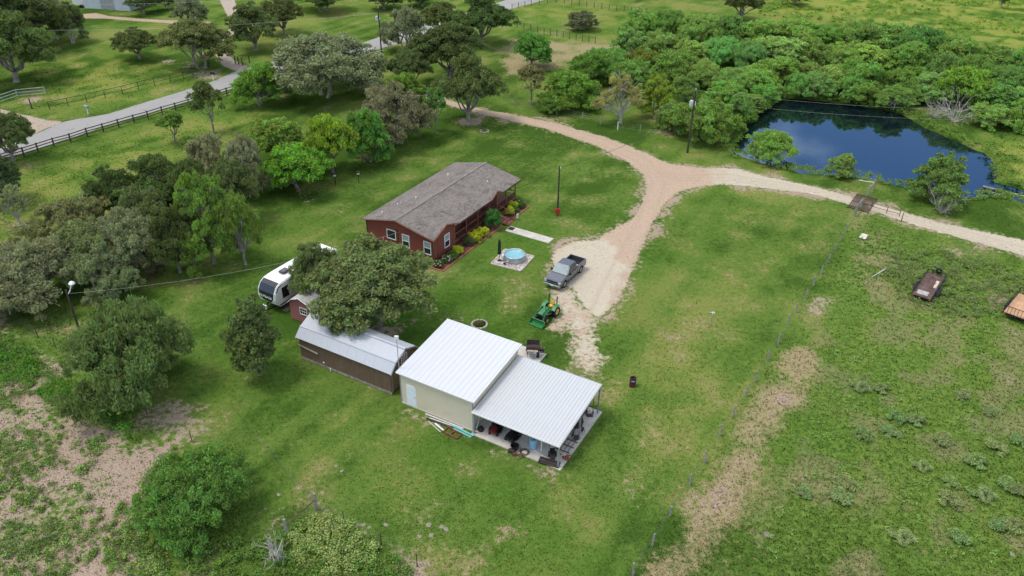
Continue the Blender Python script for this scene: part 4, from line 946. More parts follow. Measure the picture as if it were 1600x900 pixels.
sroofb(SD/2+.002, 3.86, SD-.55, 3.262); sroofb(SD-.56, 3.26, SD+.22, 2.48)
MB().beam((-.22, SD/2, 3.89), (SL+.22, SD/2, 3.89), .26, .035).build('ridge_cap', ROOFG, sh)
MB().beam((-.21, .555, 3.285), (SL+.21, .555, 3.285), .1, .03).build('roof_trim', ROOFG, sh)
for xx in (-.2, SL+.2):
    q = MB(); pr = [(-.22, 2.46), (.56, 3.23), (SD/2, 3.83), (SD-.56, 3.23), (SD+.22, 2.46)]
    for a, b in zip(pr[:-1], pr[1:]): q.beam((xx, a[0], a[1]-.05), (xx, b[0], b[1]-.05), .04, .1, up=(1, 0, 0))
    q.build('rake_trim', GREYM, sh)
window(sh, (SL-.03, 2.0, 2.75), .85, .9, 0, 1, 'plain', grid=(3, 3), fw=.06)
MB().b2((SL-.029, .1, .22), (SL-.0, .2, 2.5)).build('corner_board', M('skid_timber', (.26, .23, .19)), sh)
MB().beam((-.05, -.10, 1.62), (2.2, -.10, 1.42), .1, .09).build('wall_rail', M('skid_timber', (.26, .23, .19)), sh)
MB().lathe([(0, -.02), (.09, -.02), (.09, .01), (0, .01)], (2.75, -.045, .62), 12, axis=1).build('wall_outlet', WHITE, sh)
MB().cyl((3.6, -.15, .05), (3.6, -.15, .38), .05, .05, 8).build('drain_pipe', WHITE, sh)

# ------------------------------------------------ small pink shed
PK0 = site(456.5, 498.5); PKA = R(-29.4)
pk = thing('garden_shed', 'small faded red shed with white trim half under the great oak', 'shed', (PK0[0], PK0[1], 0), PKA)
PINK = siding('faded_red_siding', (.30, .115, .105), pitch=.25, depth=.2, dirtc=(.22, .12, .1), var=.12)
w_ = 2.9; lg = 4.4
MB().prism([(0, .1), (w_, .1), (w_, 2.15), (w_-.5, 2.6), (w_/2, 2.95), (.5, 2.6), (0, 2.15)], 1, 0, lg).build('wall', PINK, pk)
pr = [(-.14, 2.1), (.46, 2.66), (w_/2, 3.04), (w_-.46, 2.66), (w_+.14, 2.1)]
for a, b in zip(pr[:-1], pr[1:]):
    q = MB(); slab(q, [(a[0], -.15, a[1]), (b[0]-.001, -.15, b[1]), (b[0]-.001, lg+.15, b[1]), (a[0], lg+.15, a[1])], .05); q.build('roof_plane', M('pale_shingle', (.40, .39, .37), .9, var=.15, bump=.3), pk)
q = MB()
for a, b in zip(pr[:-1], pr[1:]): q.beam((a[0], -.17, a[1]-.06), (b[0], -.17, b[1]-.06), .04, .12, up=(0, 1, 0))
q.build('barge_board', WHITE, pk)
window(pk, (1.75, 0, 1.5), .95, .8, 1, -1, 'plain', grid=(3, 2), fw=.07)
MB().b2((-.03, -.02, .1), (.0, .06, 2.1)).build('corner_board', PINK, pk)
MB().cyl((-.25, .35, 0), (-.25, .35, .65), .14, .12, 10).build('gas_cylinder', WHITE, None); gc = bpy.data.objects['gas_cylinder']; gc.location = pk.location; gc.rotation_euler[2] = PKA; tag(gc, 'white gas bottle against the corner of the small faded red shed', 'gas bottle')

# ------------------------------------------------ white caravan
RVA = R(58.3); RV0 = np.array([-25.55, 68.0])
rv = thing('travel_trailer', 'white travel trailer with dark front window parked under the great oak', 'caravan', (RV0[0], RV0[1], 0), RVA)   # local +x to the rear, +y to the left (far side)
# local y: 0 = far(left) side, going to -2.45 = near side
RVW = M('caravan_white', (.74, .74, .73), .3, var=.04, dirt=(.5, .48, .44), dirt_amt=.2, spec=.5); RVB = M('caravan_black', (.015, .016, .02), .18, var=.2, spec=.6)
side = [(.55, .62), (.05, 1.05), (-.12, 1.6), (-.05, 2.3), (.35, 2.95), (.9, 3.22), (1.8, 3.3), (9.0, 3.3), (9.15, 3.1), (9.15, .62)]
MB().prism(side, 1, -2.45, 0).build('body', RVW, rv, bevel=.09, smooth=False)
def onfront(pts_, y0, y1, m, name, off=.02, n_=1):
    q = MB(); v = []
    k = len(pts_)
    nrm = []
    for i in range(k):
        a = pts_[max(0, i-1)]; b = pts_[min(k-1, i+1)]; d = Vector((b[0]-a[0], 0, b[1]-a[1])).normalized(); nrm.append(Vector((-d.z, 0, d.x)))
    top = [Vector((p_[0], 0, p_[1]))+n2*off for p_, n2 in zip(pts_, nrm)]
    vs_ = []
    for j, (tp) in enumerate(top):
        ins_ = (0.0 if j else .5)
        a = y0+(.55 if j == 0 else .12 if j == 1 else 0)*1; b = y1-(.55 if j == 0 else .12 if j == 1 else 0)
        vs_ += [tp+Vector((0, a, 0)), tp+Vector((0, b, 0))]
    back = [v_-n2*off*1.6 for v_, n2 in zip(vs_, [x for x in nrm for _ in (0, 1)])]
    m_ = len(vs_); fs_ = []
    for j in range(k-1): fs_ += [(2*j, 2*j+1, 2*j+3, 2*j+2), (m_+2*j, m_+2*j+2, m_+2*j+3, m_+2*j+1), (2*j, 2*j+2, m_+2*j+2, m_+2*j), (2*j+1, m_+2*j+1, m_+2*j+3, 2*j+3)]
    fs_ += [(0, m_, m_+1, 1), (m_-2, m_-1, 2*m_-1, 2*m_-2)]
    return q.add(vs_+back, fs_).build(name, m, rv)
onfront([(-.01, 1.22), (-.13, 1.62), (-.05, 2.3), (.35, 2.95), (.82, 3.18)], -2.25, -.2, RVB, 'front_window', .04)
LETTER = M('letter_white', (.75, .75, .75), .4, var=.02)
text_mesh('lettering', 'OUTBACK', .37, LETTER, rv, (-.195, -1.225, 1.80), (R(92), 0, R(-90)), .006, bold=.006)
MB().b2((.9, -2.475, 1.45), (1.75, -2.44, 2.65)).build('side_window', RVB, rv)
for x in (3.6, 5.6): MB().b2((x, -2.475, 1.7), (x+.9, -2.44, 2.5)).build('side_window', RVB, rv)
q = MB(); q.prism([(.3, .95), (.55, .82), (9.0, .98), (9.0, 1.12)], 1, -2.47, -2.44); q.build('stripe', RVB, rv)
q = MB(); q.prism([(.9, 1.1), (1.1, 1.1), (9.0, 1.24), (9.0, 1.32)], 1, -2.468, -2.44); q.build('stripe', M('stripe_grey', (.25, .26, .28), .4), rv)
q = MB(); q.prism([(.12, 2.42), (.4, 2.9), (.95, 3.14), (1.0, 3.06), (.5, 2.82), (.25, 2.4)], 1, -2.47, -2.44); q.build('stripe', RVB, rv)
q = MB().b2((2.1, -1.65, 3.3), (3.1, -.85, 3.56)); q.build('air_conditioner', M('ac_grey', (.10, .10, .11), .5), rv, bevel=.1)
for x, y in ((4.6, -1.8), (6.4, -.9)): MB().b2((x, y, 3.3), (x+.4, y+.4, 3.38)).build('roof_hatch', M('hatch_grey', (.5, .5, .5), .4), rv)
MB().b2((3.0, -2.95, 1.0), (5.0, -2.46, 2.9)).build('slide_out', RVW, rv)
MB().b2((2.0, -2.62, 3.12), (6.5, -2.46, 3.24)).build('awning', M('ac_grey', (.10, .10, .11)), rv)
MB().beam((.8, -1.9, .55), (-1.2, -1.22, .5), .08, .12).beam((.8, -.55, .55), (-1.2, -1.22, .5), .08, .12).build('hitch', BLACK, rv)
MB().b2((.6, -2.3, .42), (9.0, -.15, .62)).build('chassis', BLACK, rv)
q = MB()
for dy in (-.16, .16): q = MB().cyl((-.55, -1.22+dy, .6), (-.55, -1.22+dy, 1.0), .14, .12, 10).build('gas_bottle', WHITE, rv)
for x in (5.2, 6.05):
    for y in (-2.3, -.15):
        wv = MB().lathe([(.2, -.1), (.34, -.1), (.36, 0), (.34, .1), (.2, .1)], (x, y, .36), 16, axis=1).build('wheel', BLACK, rv); MB().lathe([(0, -.05), (.2, -.08), (.2, .08), (0, .05)], (x, y, .36), 12, axis=1).build('rim', GREYM, wv)
# ------------------------------------------------ far buildings top left
fb = thing('metal_barn', 'grey metal barn far off at the top left edge', 'barn', site(168, 15), R(-12)); g = MB()
MB().prism([(-6, 0), (6, 0), (6, 4.5), (0, 6.0), (-6, 4.5)], 1, 0, 14).build('wall', metal('barn_metal', (.40, .44, .48), .2), fb)
for a, b in (((-6.3, 4.45), (0, 6.08)), ((0, 6.08), (6.3, 4.45))):
    q = MB(); slab(q, [(a[0], -.3, a[1]), (b[0], -.3, b[1]), (b[0], 14.3, b[1]), (a[0], 14.3, a[1])], .08); q.build('roof', ROOFG, fb)
MB().b2((-1.5, -.06, 0), (2.0, -.01, 3.4)).build('door', GREYM, fb)
fb2 = thing('white_trailer_box', 'white box trailer beside the far grey barn at the top edge', 'trailer', site(132, 12), R(25))
MB().b2((-2.2, 0, .7), (2.2, 2.4, 3.3)).build('body', RVW, fb2, bevel=.1)
for x in (-.6, .6): MB().lathe([(.0, -.1), (.36, -.1), (.36, .1), (0, .1)], (x, .05, .36), 14, axis=1).build('wheel', BLACK, fb2)
MB().beam((2.2, 1.2, .6), (3.6, 1.2, .5), .1, .1).build('hitch', BLACK, fb2)
# ================================================================== VEHICLES AND YARD THINGS
TYRE = M('tyre_rubber', (.018, .018, .018), .85, var=.2)
ALLOY = M('alloy', (.55, .56, .58), .3, .8, var=.08)
def wheel(parent, x, y, r_, w_, rim=ALLOY, name='wheel', rr=.62, n=20):
    e = MB().lathe([(r_*rr, -w_/2), (r_*.93, -w_/2), (r_, -w_*.3), (r_, w_*.3), (r_*.93, w_/2), (r_*rr, w_/2)], (x, y, r_), n, axis=1).build(name, TYRE, parent, smooth=False)
    q = MB().lathe([(0, -w_*.42), (r_*rr, -w_*.44), (r_*rr, w_*.44), (0, w_*.42)], (x, y, r_), n, axis=1)
    q.build('rim', rim, e); h_ = MB().lathe([(0, -w_*.50), (r_*.16, -w_*.5), (r_*.16, w_*.5), (0, w_*.5)], (x, y, r_), 10, axis=1).build('hub', M('hub_dark', (.12, .12, .13), .4, .5), e); return e
# ---- pickup (local +x forward)
PAINT = M('truck_paint', (.105, .113, .13), .28, .55, var=.06, spec=.5, Coat_Weight=.6, Coat_Roughness=.08)
pk_f = site(881, 449); pk_r = site(906, 426); dv = pk_f-pk_r; TA = math.atan2(dv[1], dv[0]); left = np.array([-math.sin(TA), math.cos(TA)])
ctr = (pk_f[:2]+pk_r[:2])/2-left*.86
tr = thing('pickup_truck', 'dark grey crew cab pickup truck parked on the gravel', 'pickup truck', (ctr[0], ctr[1], 0), TA)
WB = 1.83
def arch(xc, r_, zb=.5, n=7): return [(xc+r_*math.cos(math.pi*i/n), zb-.08+r_*math.sin(math.pi*i/n)) for i in range(n+1)]
low = [(2.78, .48)]+arch(WB, .50)+[(-.98, .48), (-.98, 1.22), (1.35, 1.22), (1.5, 1.22), (2.55, 1.13), (2.82, 1.02), (2.88, .75)]
MB().prism(low, 1, -.99, .99).build('body', PAINT, tr, bevel=.06)
for sy in (-1, 1):
    bedp = [(-.97, .48)]+[(-WB+.50*math.cos(math.pi*i/7), .42+.50*math.sin(math.pi*i/7)) for i in range(8)]+[(-2.85, .55), (-2.9, 1.28), (-.97, 1.28)]
    MB().prism(bedp, 1, sy*.99, sy*.86).build('bed_side', PAINT, tr, bevel=.02)
MB().b2((-2.93, -.985, .6), (-2.85, .985, 1.28)).build('tailgate', PAINT, tr, bevel=.02)
LINER = M('bed_liner', (.02, .02, .021), .8)
MB().b2((-2.85, -.86, .68), (-.98, .86, .76)).build('bed_floor', LINER, tr)
for sy in (-1, 1): MB().b2((-2.5, sy*.62, .76), (-1.2, sy*.855, .98)).b2((-2.845, sy*.858, 1.0), (-.99, sy*.862, 1.27)).build('wheel_housing', LINER, tr)
MB().b2((-1.7, -.85, .76), (-1.0, .85, 1.02)).build('tool_box', M('box_alu', (.42, .42, .43), .4, .6), tr)
def frust(x0, x1, y_, z0, X0, X1, Y, z1):
    return [(x0, -y_, z0), (x1, -y_, z0), (x1, y_, z0), (x0, y_, z0), (X0, -Y, z1), (X1, -Y, z1), (X1, Y, z1), (X0, Y, z1)], [(0, 3, 2, 1), (4, 5, 6, 7), (0, 1, 5, 4), (1, 2, 6, 5), (2, 3, 7, 6), (3, 0, 4, 7)]
cabv, cabf = frust(-1.0, 1.42, .96, 1.2, -.86, .58, .76, 1.93)
MB().add(cabv, cabf).build('cab', PAINT, tr, bevel=.07)
TG_ = M('truck_glass', (.03, .04, .045), .05, var=.1, spec=.8)
def lerp(a, b, t_): return tuple(a[i]*(1-t_)+b[i]*t_ for i in range(3))
def facequad(i0, i1, i2, i3, u0, u1, v0, v1, off, m, name, parent=tr):
    P0, P1, P2, P3 = [Vector(cabv[i]) for i in (i0, i1, i2, i3)]   # bottom a,b ; top b,a
    def at(u, v): return (P0*(1-u)+P1*u)*(1-v)+(P3*(1-u)+P2*u)*v
    n_ = (P1-P0).cross(P3-P0).normalized(); c_ = (P0+P1+P2+P3)/4
    if n_.dot(c_-Vector((.2, 0, 1.5))) < 0: n_ = -n_
    a = [at(u0, v0), at(u1, v0), at(u1, v1), at(u0, v1)]; b = [p_-n_*.01 for p_ in a]; a = [p_+n_*off for p_ in a]
    return MB().add(a+b, [(0, 1, 2, 3), (7, 6, 5, 4), (0, 4, 5, 1), (1, 5, 6, 2), (2, 6, 7, 3), (3, 7, 4, 0)]).build(name, m, parent)
facequad(1, 2, 6, 5, .07, .93, .08, .90, .012, M('windshield_glass', (.20, .25, .26), .12, var=.15, spec=.8), 'windshield')
facequad(3, 0, 4, 7, .1, .9, .2, .88, .012, TG_, 'rear_window')
for (a, b, c_, d_) in ((0, 1, 5, 4), (3, 2, 6, 7)):
    facequad(a, b, c_, d_, .08, .42, .12, .86, .012, TG_, 'side_window'); facequad(a, b, c_, d_, .47, .84, .12, .86, .012, TG_, 'side_window')
CHR = M('chrome', (.62, .63, .65), .2, .9, var=.05)
MB().b2((2.78, -.98, .47), (3.0, .98, .72)).build('front_bumper', CHR, tr, bevel=.06)
MB().b2((-3.05, -.95, .48), (-2.92, .95, .68)).build('rear_bumper', CHR, tr, bevel=.04)
g_ = MB().b2((2.82, -.66, .74), (2.91, .66, 1.04)).build('grille', BLACK, tr); MB().b2((2.90, -.6, .86), (2.925, .6, .92)).build('grille_bar', CHR, g_)
MB().lathe([(0, 0), (.13, 0), (.13, .02), (0, .02)], (2.925, 0, .89), 16, axis=0).build('emblem', M('emblem_blue', (.02, .05, .18), .3), tr)
for sy in (-1, 1):
    MB().b2((2.70, sy*.68, .78), (2.90, sy*.985, 1.04)).build('headlight', M('headlight', (.5, .52, .55), .1, .2), tr, bevel=.03)
    MB().b2((-2.94, sy*.84, .85), (-2.90, sy*1.0, 1.25)).build('tail_light', M('tail_red', (.30, .02, .015), .3), tr)
    m_ = MB().box((1.02, sy*1.12, 1.32), (.14, .24, .22)).build('mirror', BLACK, tr, bevel=.03)
    for x in (-.35, .55): MB().b2((x-.1, sy*.99, 1.08), (x+.1, sy*1.015, 1.12)).build('door_handle', BLACK, tr)
    for x in (.08, -.95, 1.2): MB().b2((x-.006, sy*.988, .55), (x+.006, sy*.994, 1.2)).build('door_seam', BLACK, tr)
    MB().b2((-1.2, sy*.9, .42), (1.2, sy*1.03, .47)).build('side_step', BLACK, tr)
MB().b2((3.0, -.17, .52), (3.012, .17, .64)).build('licence_plate', WHITE, tr)
for x in (WB, -WB):
    for sy in (-1, 1): wheel(tr, x, sy*.86, .41, .27)
MB().b2((-2.8, -.7, .35), (2.7, .7, .5)).build('chassis', BLACK, tr)

# ---- compact tractor with loader (local +x forward)
GRN = M('tractor_green', (.018, .165, .045), .35, var=.1, spec=.5); GRND = M('tractor_green_dark', (.012, .10, .03), .4, var=.1); YELP = M('tractor_yellow', (.62, .42, .06), .4, var=.08)
t_f = site(854, 506); t_r = site(868.5, 493.5); dv = t_f-t_r; TA2 = math.atan2(dv[1], dv[0]); left = np.array([-math.sin(TA2), math.cos(TA2)])
c2 = t_r[:2]-left*.62
tc_ = thing('loader_tractor', 'green compact tractor with front loader bucket and yellow wheels', 'tractor', (c2[0], c2[1], 0), TA2)
for sy in (-1, 1):
    wheel(tc_, 0, sy*.62, .56, .34, YELP, rr=.55); wheel(tc_, 1.68, sy*.56, .34, .24, YELP, rr=.5)
    MB().prism([(-.5, 1.0), (-.35, 1.2), (.3, 1.22), (.62, .95), (.62, .9), (.3, 1.12), (-.35, 1.1), (-.48, .95)], 1, sy*.42, sy*.80).build('fender', GRN, tc_)
    a_ = MB().beam((.75, sy*.46, .55), (.8, sy*.48, 1.22), .09, .12); a_.beam((.8, sy*.48, 1.22), (1.85, sy*.48, 1.12), .07, .13); a_.beam((1.85, sy*.48, 1.12), (2.32, sy*.48, .42), .07, .13); a_.build('loader_arm', GRN, tc_)
    MB().cyl((.95, sy*.48, .75), (1.7, sy*.48, 1.0), .035, .035, 8).build('hydraulic_ram', CHR, tc_)
    MB().beam((-.32, sy*.47, 1.1), (-.4, sy*.47, 2.05), .08, .08).build('roll_bar', BLACK, tc_)
    MB().beam((1.0, sy*.40, .62), (2.1, sy*.40, .62), .04, .05).beam((2.12, sy*.40, .6), (2.12, sy*.40, 1.0), .04, .05).build('brush_guard', GRND, tc_)
MB().b2((-.35, -.4, .42), (.75, .4, .8)).build('transmission', BLACK, tc_, bevel=.05)
MB().b2((.7, -.27, .5), (2.05, .27, .78)).build('engine', BLACK, tc_)
MB().prism([(.72, .78), (2.05, .78), (2.08, 1.05), (1.95, 1.16), (.75, 1.3)], 1, -.30, .30).build('hood', GRN, tc_, bevel=.07)
q = MB()
for i in range(4): q.b2((2.08, -.24, .80+i*.07), (2.1, .24, .83+i*.07))
q.b2((2.06, -.27, .6), (2.085, .27, 1.05)); q.build('grille', BLACK, tc_)
MB().b2((-.3, -.42, .8), (.72, .42, .86)).build('platform', GRND, tc_)
MB().b2((-.22, -.24, .95), (.24, .24, 1.08)).build('seat', YELP, tc_, bevel=.05); MB().box((-.26, 0, 1.28), (.10, .46, .42), ry=-.12).build('seat_back', YELP, tc_, bevel=.04)
sw = MB().cyl((.72, 0, 1.15), (.5, 0, 1.38), .025, .025, 8).build('steering_column', BLACK, tc_)
q = MB(); q.tube([(.5+.18*.6*math.cos(a), .18*math.sin(a), 1.38+.18*.75*math.cos(a)) for a in [i*math.pi/6 for i in range(13)]], .018, 5); q.build('steering_wheel', BLACK, sw)
MB().cyl((1.3, .2, 1.2), (1.3, .2, 1.62), .035, .035, 8).build('exhaust', BLACK, tc_)
bk = [(2.3, .1), (2.85, .06), (2.86, .10), (2.38, .16), (2.32, .5), (2.40, .62), (2.36, .64), (2.26, .52)]
b_ = MB().prism(bk, 1, -.78, .78).build('bucket', GRN, tc_)
for sy in (-.78, .76): MB().prism([(2.28, .12), (2.84, .09), (2.40, .62), (2.28, .5)], 1, sy, sy+.025).build('bucket_side', GRN, b_)
MB().beam((2.3, -.48, .42), (2.3, .48, .42), .06, .08).build('cross_tube', GRND, tc_)
MB().beam((-.75, -.3, .5), (-.3, -.3, .55), .05, .06).beam((-.75, .3, .5), (-.3, .3, .55), .05, .06).b2((-.78, -.45, .62), (-.7, .45, .72)).build('three_point_hitch', BLACK, tc_)

# ---- utility trailers (local +x towards the tongue)
RUST = M('rusty_deck', (.105, .062, .050), .85, var=.35, scale=1.6, dirt=(.18, .12, .09)); TANPLY = M('plywood', (.46, .27, .15), .8, var=.15, scale=1.2)
def trailer(name, label, rl, rr_, fl, deckm, z, walls, boards):
    a = site(*rl, z); b = site(*rr_, z); c_ = site(*fl, z); d = c_-a; ang = math.atan2(d[1], d[0]); L_ = np.linalg.norm(d[:2]); W2 = abs((b-a)[:2] @ np.array([-math.sin(ang), math.cos(ang)]))
    mid = a[:2]+np.array([math.sin(ang), -math.cos(ang)])*W2/2
    e = thing(name, label, 'trailer', (mid[0], mid[1], 0), ang); nb_ = 7
    for i in range(nb_):
        y0 = -W2/2+W2*i/nb_; MB().b2((0, y0+.006, z-.06), (L_, y0+W2/nb_-.006, z)).build('deck_board', deckm, e)
    fr_ = MB()
    for y in (-W2/2-.03, W2/2+.03): fr_.beam((-.03, y, z-.05), (L_+.03, y, z-.05), .06, .14)
    for x in (-.03, L_+.03): fr_.beam((x, -W2/2-.06, z-.05), (x, W2/2+.06, z-.05), .06, .14)
    fr_.build('frame', BLACK, e)
    for y in (-W2/2-.04, W2/2+.04):
        q = MB().beam((0, y, z+walls), (L_, y, z+walls), .05, .05); n_ = 6 if walls > .5 else 4
        for i in range(n_+1): q.beam((L_*i/n_, y, z), (L_*i/n_, y, z+walls), .04, .04)
        q.build('side_rail', BLACK, e)
    q = MB().beam((L_, -W2/2, z+walls), (L_, W2/2, z+walls), .05, .05)
    for i in range(5): q.beam((L_, -W2/2+W2*i/4, z), (L_, -W2/2+W2*i/4, z+walls), .04, .04)
    q.build('front_rail', BLACK, e)
    for y in (-W2/2-.22, W2/2+.22):
        for x in ((L_*.36, L_*.36+.75) if L_ > 4.2 else (L_*.42,)): wheel(e, x, y, .33, .2)
        f_ = MB(); xc = L_*.36+.37 if L_ > 4.2 else L_*.42; w2 = .8 if L_ > 4.2 else .45
        f_.prism([(xc-w2, .42), (xc-w2*.75, .70), (xc+w2*.75, .70), (xc+w2, .42), (xc+w2*.97, .40), (xc+w2*.72, .67), (xc-w2*.72, .67), (xc-w2*.97, .40)], 1, y-.12, y+.12); f_.build('mudguard', BLACK, e)
    MB().beam((L_, -W2*.35, z-.08), (L_+1.3, 0, .42), .08, .1).beam((L_, W2*.35, z-.08), (L_+1.3, 0, .42), .08, .1).build('tongue', BLACK, e)
    MB().beam((L_+1.15, 0, 0), (L_+1.15, 0, .7), .05, .05).build('jack', GREYM, e)
    for y in (-W2/2, W2/2): MB().box((-.075, y*.92, z-.05), (.03, .16, .08)).build('tail_light', M('lamp_orange', (.5, .10, .03), .3), e)
    return e, L_, W2
z1 = .62
t1, L1, W1 = trailer('utility_trailer', 'rusty brown flatbed trailer with black rails in the right pasture', (1425, 459), (1457, 464), (1449.5, 425), RUST, z1, .42, None)
for x, y, dx, dy, lab, m in ((L1*.16, .1, .9, 1.1, 'grey sheet lying on the rear of the rusty trailer', M('sheet_grey', (.36, .33, .31), .7)), (L1*.62, -W1*.30, 1.7, .3, 'pale board lying lengthwise on the rusty trailer', M('pale_board', (.5, .42, .34), .8))):
    p_ = Vector(t1.location)+Matrix.Rotation(t1.rotation_euler[2], 3, 'Z') @ Vector((x, y, z1+.02)); o_ = MB().box((0, 0, 0), (dx, dy, .036)).build('board', m); o_.location = p_; o_.rotation_euler[2] = t1.rotation_euler[2]+.04; tag(o_, lab, 'board')
sp_ = MB().lathe([(.16, -.1), (.32, -.1), (.34, 0), (.32, .1), (.16, .1)], (0, 0, 0), 18, axis=0).build('spare_tyre', TYRE); sp_.location = Vector(t1.location)+Matrix.Rotation(t1.rotation_euler[2], 3, 'Z') @ Vector((L1+.18, -.1, z1+.42)); sp_.rotation_euler[2] = t1.rotation_euler[2]; tag(sp_, 'black spare tyre on the front rail of the rusty trailer', 'tyre')
t2, L2, W2_ = trailer('utility_trailer', 'black mesh-sided trailer with tan plywood floor at the right edge', (1568, 487), (1612, 500), (1592, 458), TANPLY, .7, .75, None)
q = MB()
for i in range(9): q.beam((-.04, -W2_/2+W2_*i/8, .7), (-.04, -W2_/2+W2_*i/8, 1.5), .035, .035)
q.beam((-.04, -W2_/2, 1.5), (-.04, W2_/2, 1.5), .05, .05); q.build('ramp_gate', BLACK, t2)

# ---- stock tank pool on a gravel pad, closed umbrella
pc = [S2(791.1, 390.3), S2(836.3, 401.3), S2(812.2, 424.9), S2(764.8, 411.7)]; pm = sum(pc)/4; pa = math.atan2(*(pc[1]-pc[0])[::-1])
pad = thing('gravel_pad', None, None, (pm[0], pm[1], 0), pa); tag(pad, kind='structure')
t = NT('white_pebbles'); o = t.obj(); vo = t.n('ShaderNodeTexVoronoi'); t.put(vo.inputs['Vector'], o); vo.inputs['Scale'].default_value = 6.5
rs = t.n('ShaderNodeSeparateColor'); t.t.links.new(vo.outputs['Color'], rs.inputs[0]); c = t.mix(rs.outputs[0], (.34, .30, .27), (.66, .63, .60)); c = t.mix(t.ss(vo.outputs['Distance'], .35, .7), c, (.22, .16, .13))
PEB = t.done(t.principled(c, .9, 0, .2, t.bump(vo.outputs['Distance'], -.6, .05)))
MB().b2((-1.75, -1.75, 0), (1.75, 1.75, .07)).build('pebble_bed', PEB, pad)
TIMB = M('pad_edging', (.42, .37, .31), .85, var=.2)
for a, b in (((-1.83, -1.83), (1.83, -1.83)), ((1.83, -1.75), (1.83, 1.75)), ((1.83, 1.83), (-1.83, 1.83)), ((-1.83, 1.75), (-1.83, -1.75))): MB().beam((*a, .055), (*b, .055), .15, .11).build('edging_board', TIMB, pad)
for i, (x, y) in enumerate(((-1.25, -1.2), (-1.2, -.55), (-.6, -1.25), (-1.3, 1.2), (-.7, 1.3))): MB().box((x, y, .09), (.55, .55, .05), rz=.1*i).build('paver', CONC, pad)
def pl(x, y, z=0.): return Vector((pm[0], pm[1], 0))+Matrix.Rotation(pa, 3, 'Z') @ Vector((x, y, z))
tk = thing('stock_tank_pool', 'round galvanised stock tank filled with blue water on the pebble pad', 'pool', pl(.1, .25, .07))
prof = [(1.17, 0)]
for i in range(5): prof += [(1.19, .05+i*.12), (1.22, .10+i*.12), (1.19, .15+i*.12)]
prof += [(1.20, .66), (1.225, .69), (1.20, .72), (1.16, .70), (1.15, .1)]
MB().lathe(prof, n=40).build('tank_wall', M('tank_steel', (.50, .53, .56), .35, .6, var=.1), tk, smooth=True)
MB().lathe([(0, .54), (1.155, .54), (1.155, .50), (0, .50)], n=40).build('water', M('tank_water', (.20, .42, .46), .08, var=.12, scale=1.2, spec=.5), tk)
um = thing('patio_umbrella', 'closed black patio umbrella beside the stock tank pool', 'umbrella', pl(-1.25, -.85, .07))
MB().cyl((0, 0, 0), (0, 0, 2.75), .028, .025, 8).build('pole', M('umbrella_pole', (.12, .08, .05), .5), um)
MB().lathe([(.06, 2.68), (.13, 2.55), (.17, 2.1), (.16, 1.6), (.20, 1.15), (.26, .95), (.1, 1.0), (.03, 1.2)], n=10).build('canopy', M('umbrella_black', (.014, .018, .02), .8), um)
MB().lathe([(0, 0), (.26, 0), (.26, .06), (.05, .12), (0, .12)], n=16).build('base', BLACK, um)
pbx = thing('pool_pump', 'small pump standing beside the stock tank pool', 'pump', pl(-.35, -1.35, .07), pa); MB().box((0, 0, .12), (.3, .18, .18)).build('motor', BLACK, pbx, bevel=.03); MB().cyl((.12, 0, .2), (.12, 0, .42), .09, .09, 10).build('filter', M('filter_grey', (.2, .2, .22)), pbx); MB().tube([(.12, 0, .35), (.3, .3, .4), (.35, .5, .45)], .03, 6).build('hose', WHITE, pbx)
st = thing('folding_stool', 'white low stool between the umbrella and the pool', 'stool', pl(-1.0, -.1, .07), pa); MB().box((0, 0, .38), (.5, .42, .05)).build('seat', WHITE, st)
for sx in (-.2, .2):
    for sy in (-.16, .16): MB().box((sx, sy, .18), (.04, .04, .36)).build('leg', WHITE, st)

# ---- smoker on the apron
sm = thing('barrel_smoker', 'dark barrel smoker on wheels behind the workshop', 'smoker', v3(wl(6.6, 11.5, .075)), WSA+R(25)); DK = M('smoker_iron', (.035, .022, .02), .55, var=.2)
MB().tube([(-.62, 0, .95), (-.6, 0, .95), (.6, 0, .95), (.62, 0, .95)], [.28, .34, .34, .28], 16).build('barrel', DK, sm); MB().b2((.66, -.22, .6), (1.05, .22, .98)).build('firebox', DK, sm)
MB().tube([(-.5, 0, 1.2), (-.5, 0, 1.85)], .07, 8).build('chimney', DK, sm); MB().box((0, -.46, .92), (1.0, .28, .04)).build('shelf', M('shelf_wood', (.33, .28, .22), .8), sm)
MB().box((.05, .3, 1.3), (1.1, .05, .6), rx=-.3).build('lid', DK, sm)
for x in (-.5, .5): MB().beam((x, -.2, 0.05), (x, -.2, .75), .05).beam((x, .2, 0.05), (x, .2, .75), .05).build('leg', DK, sm)
for y in (-.26, .26): wheel(sm, .5, y, .16, .06, DK, n=12)
cl = thing('cooler_box', 'pale cooler box standing behind the barrel smoker', 'cooler', v3(wl(6.0, 12.0, .075)), WSA+.1); MB().b2((-.25, -.45, 0), (.25, .45, .42)).build('body', WHITE, cl, bevel=.04); MB().b2((-.26, -.46, .43), (.26, .46, .5)).build('lid', M('lid_grey', (.5, .5, .48)), cl)
cl = thing('side_table', 'tan folding table beside the barrel smoker', 'table', v3(wl(7.25, 12.0, .075)), WSA+.2); MB().b2((-.2, -.4, .68), (.2, .4, .72)).build('top', M('table_tan', (.42, .36, .27)), cl)
for sx in (-.15, .15):
    for sy in (-.33, .33): MB().b2((sx-.02, sy-.02, 0), (sx+.02, sy+.02, .68)).build('leg', GREYM, cl)
mp_ = MB()
for i in range(7): mp_.beam((0, i*.22, .02), (1.5, i*.22, .02), .03, .03)
for i in range(5): mp_.beam((i*.37, 0, .02), (i*.37, 1.32, .02), .03, .03)
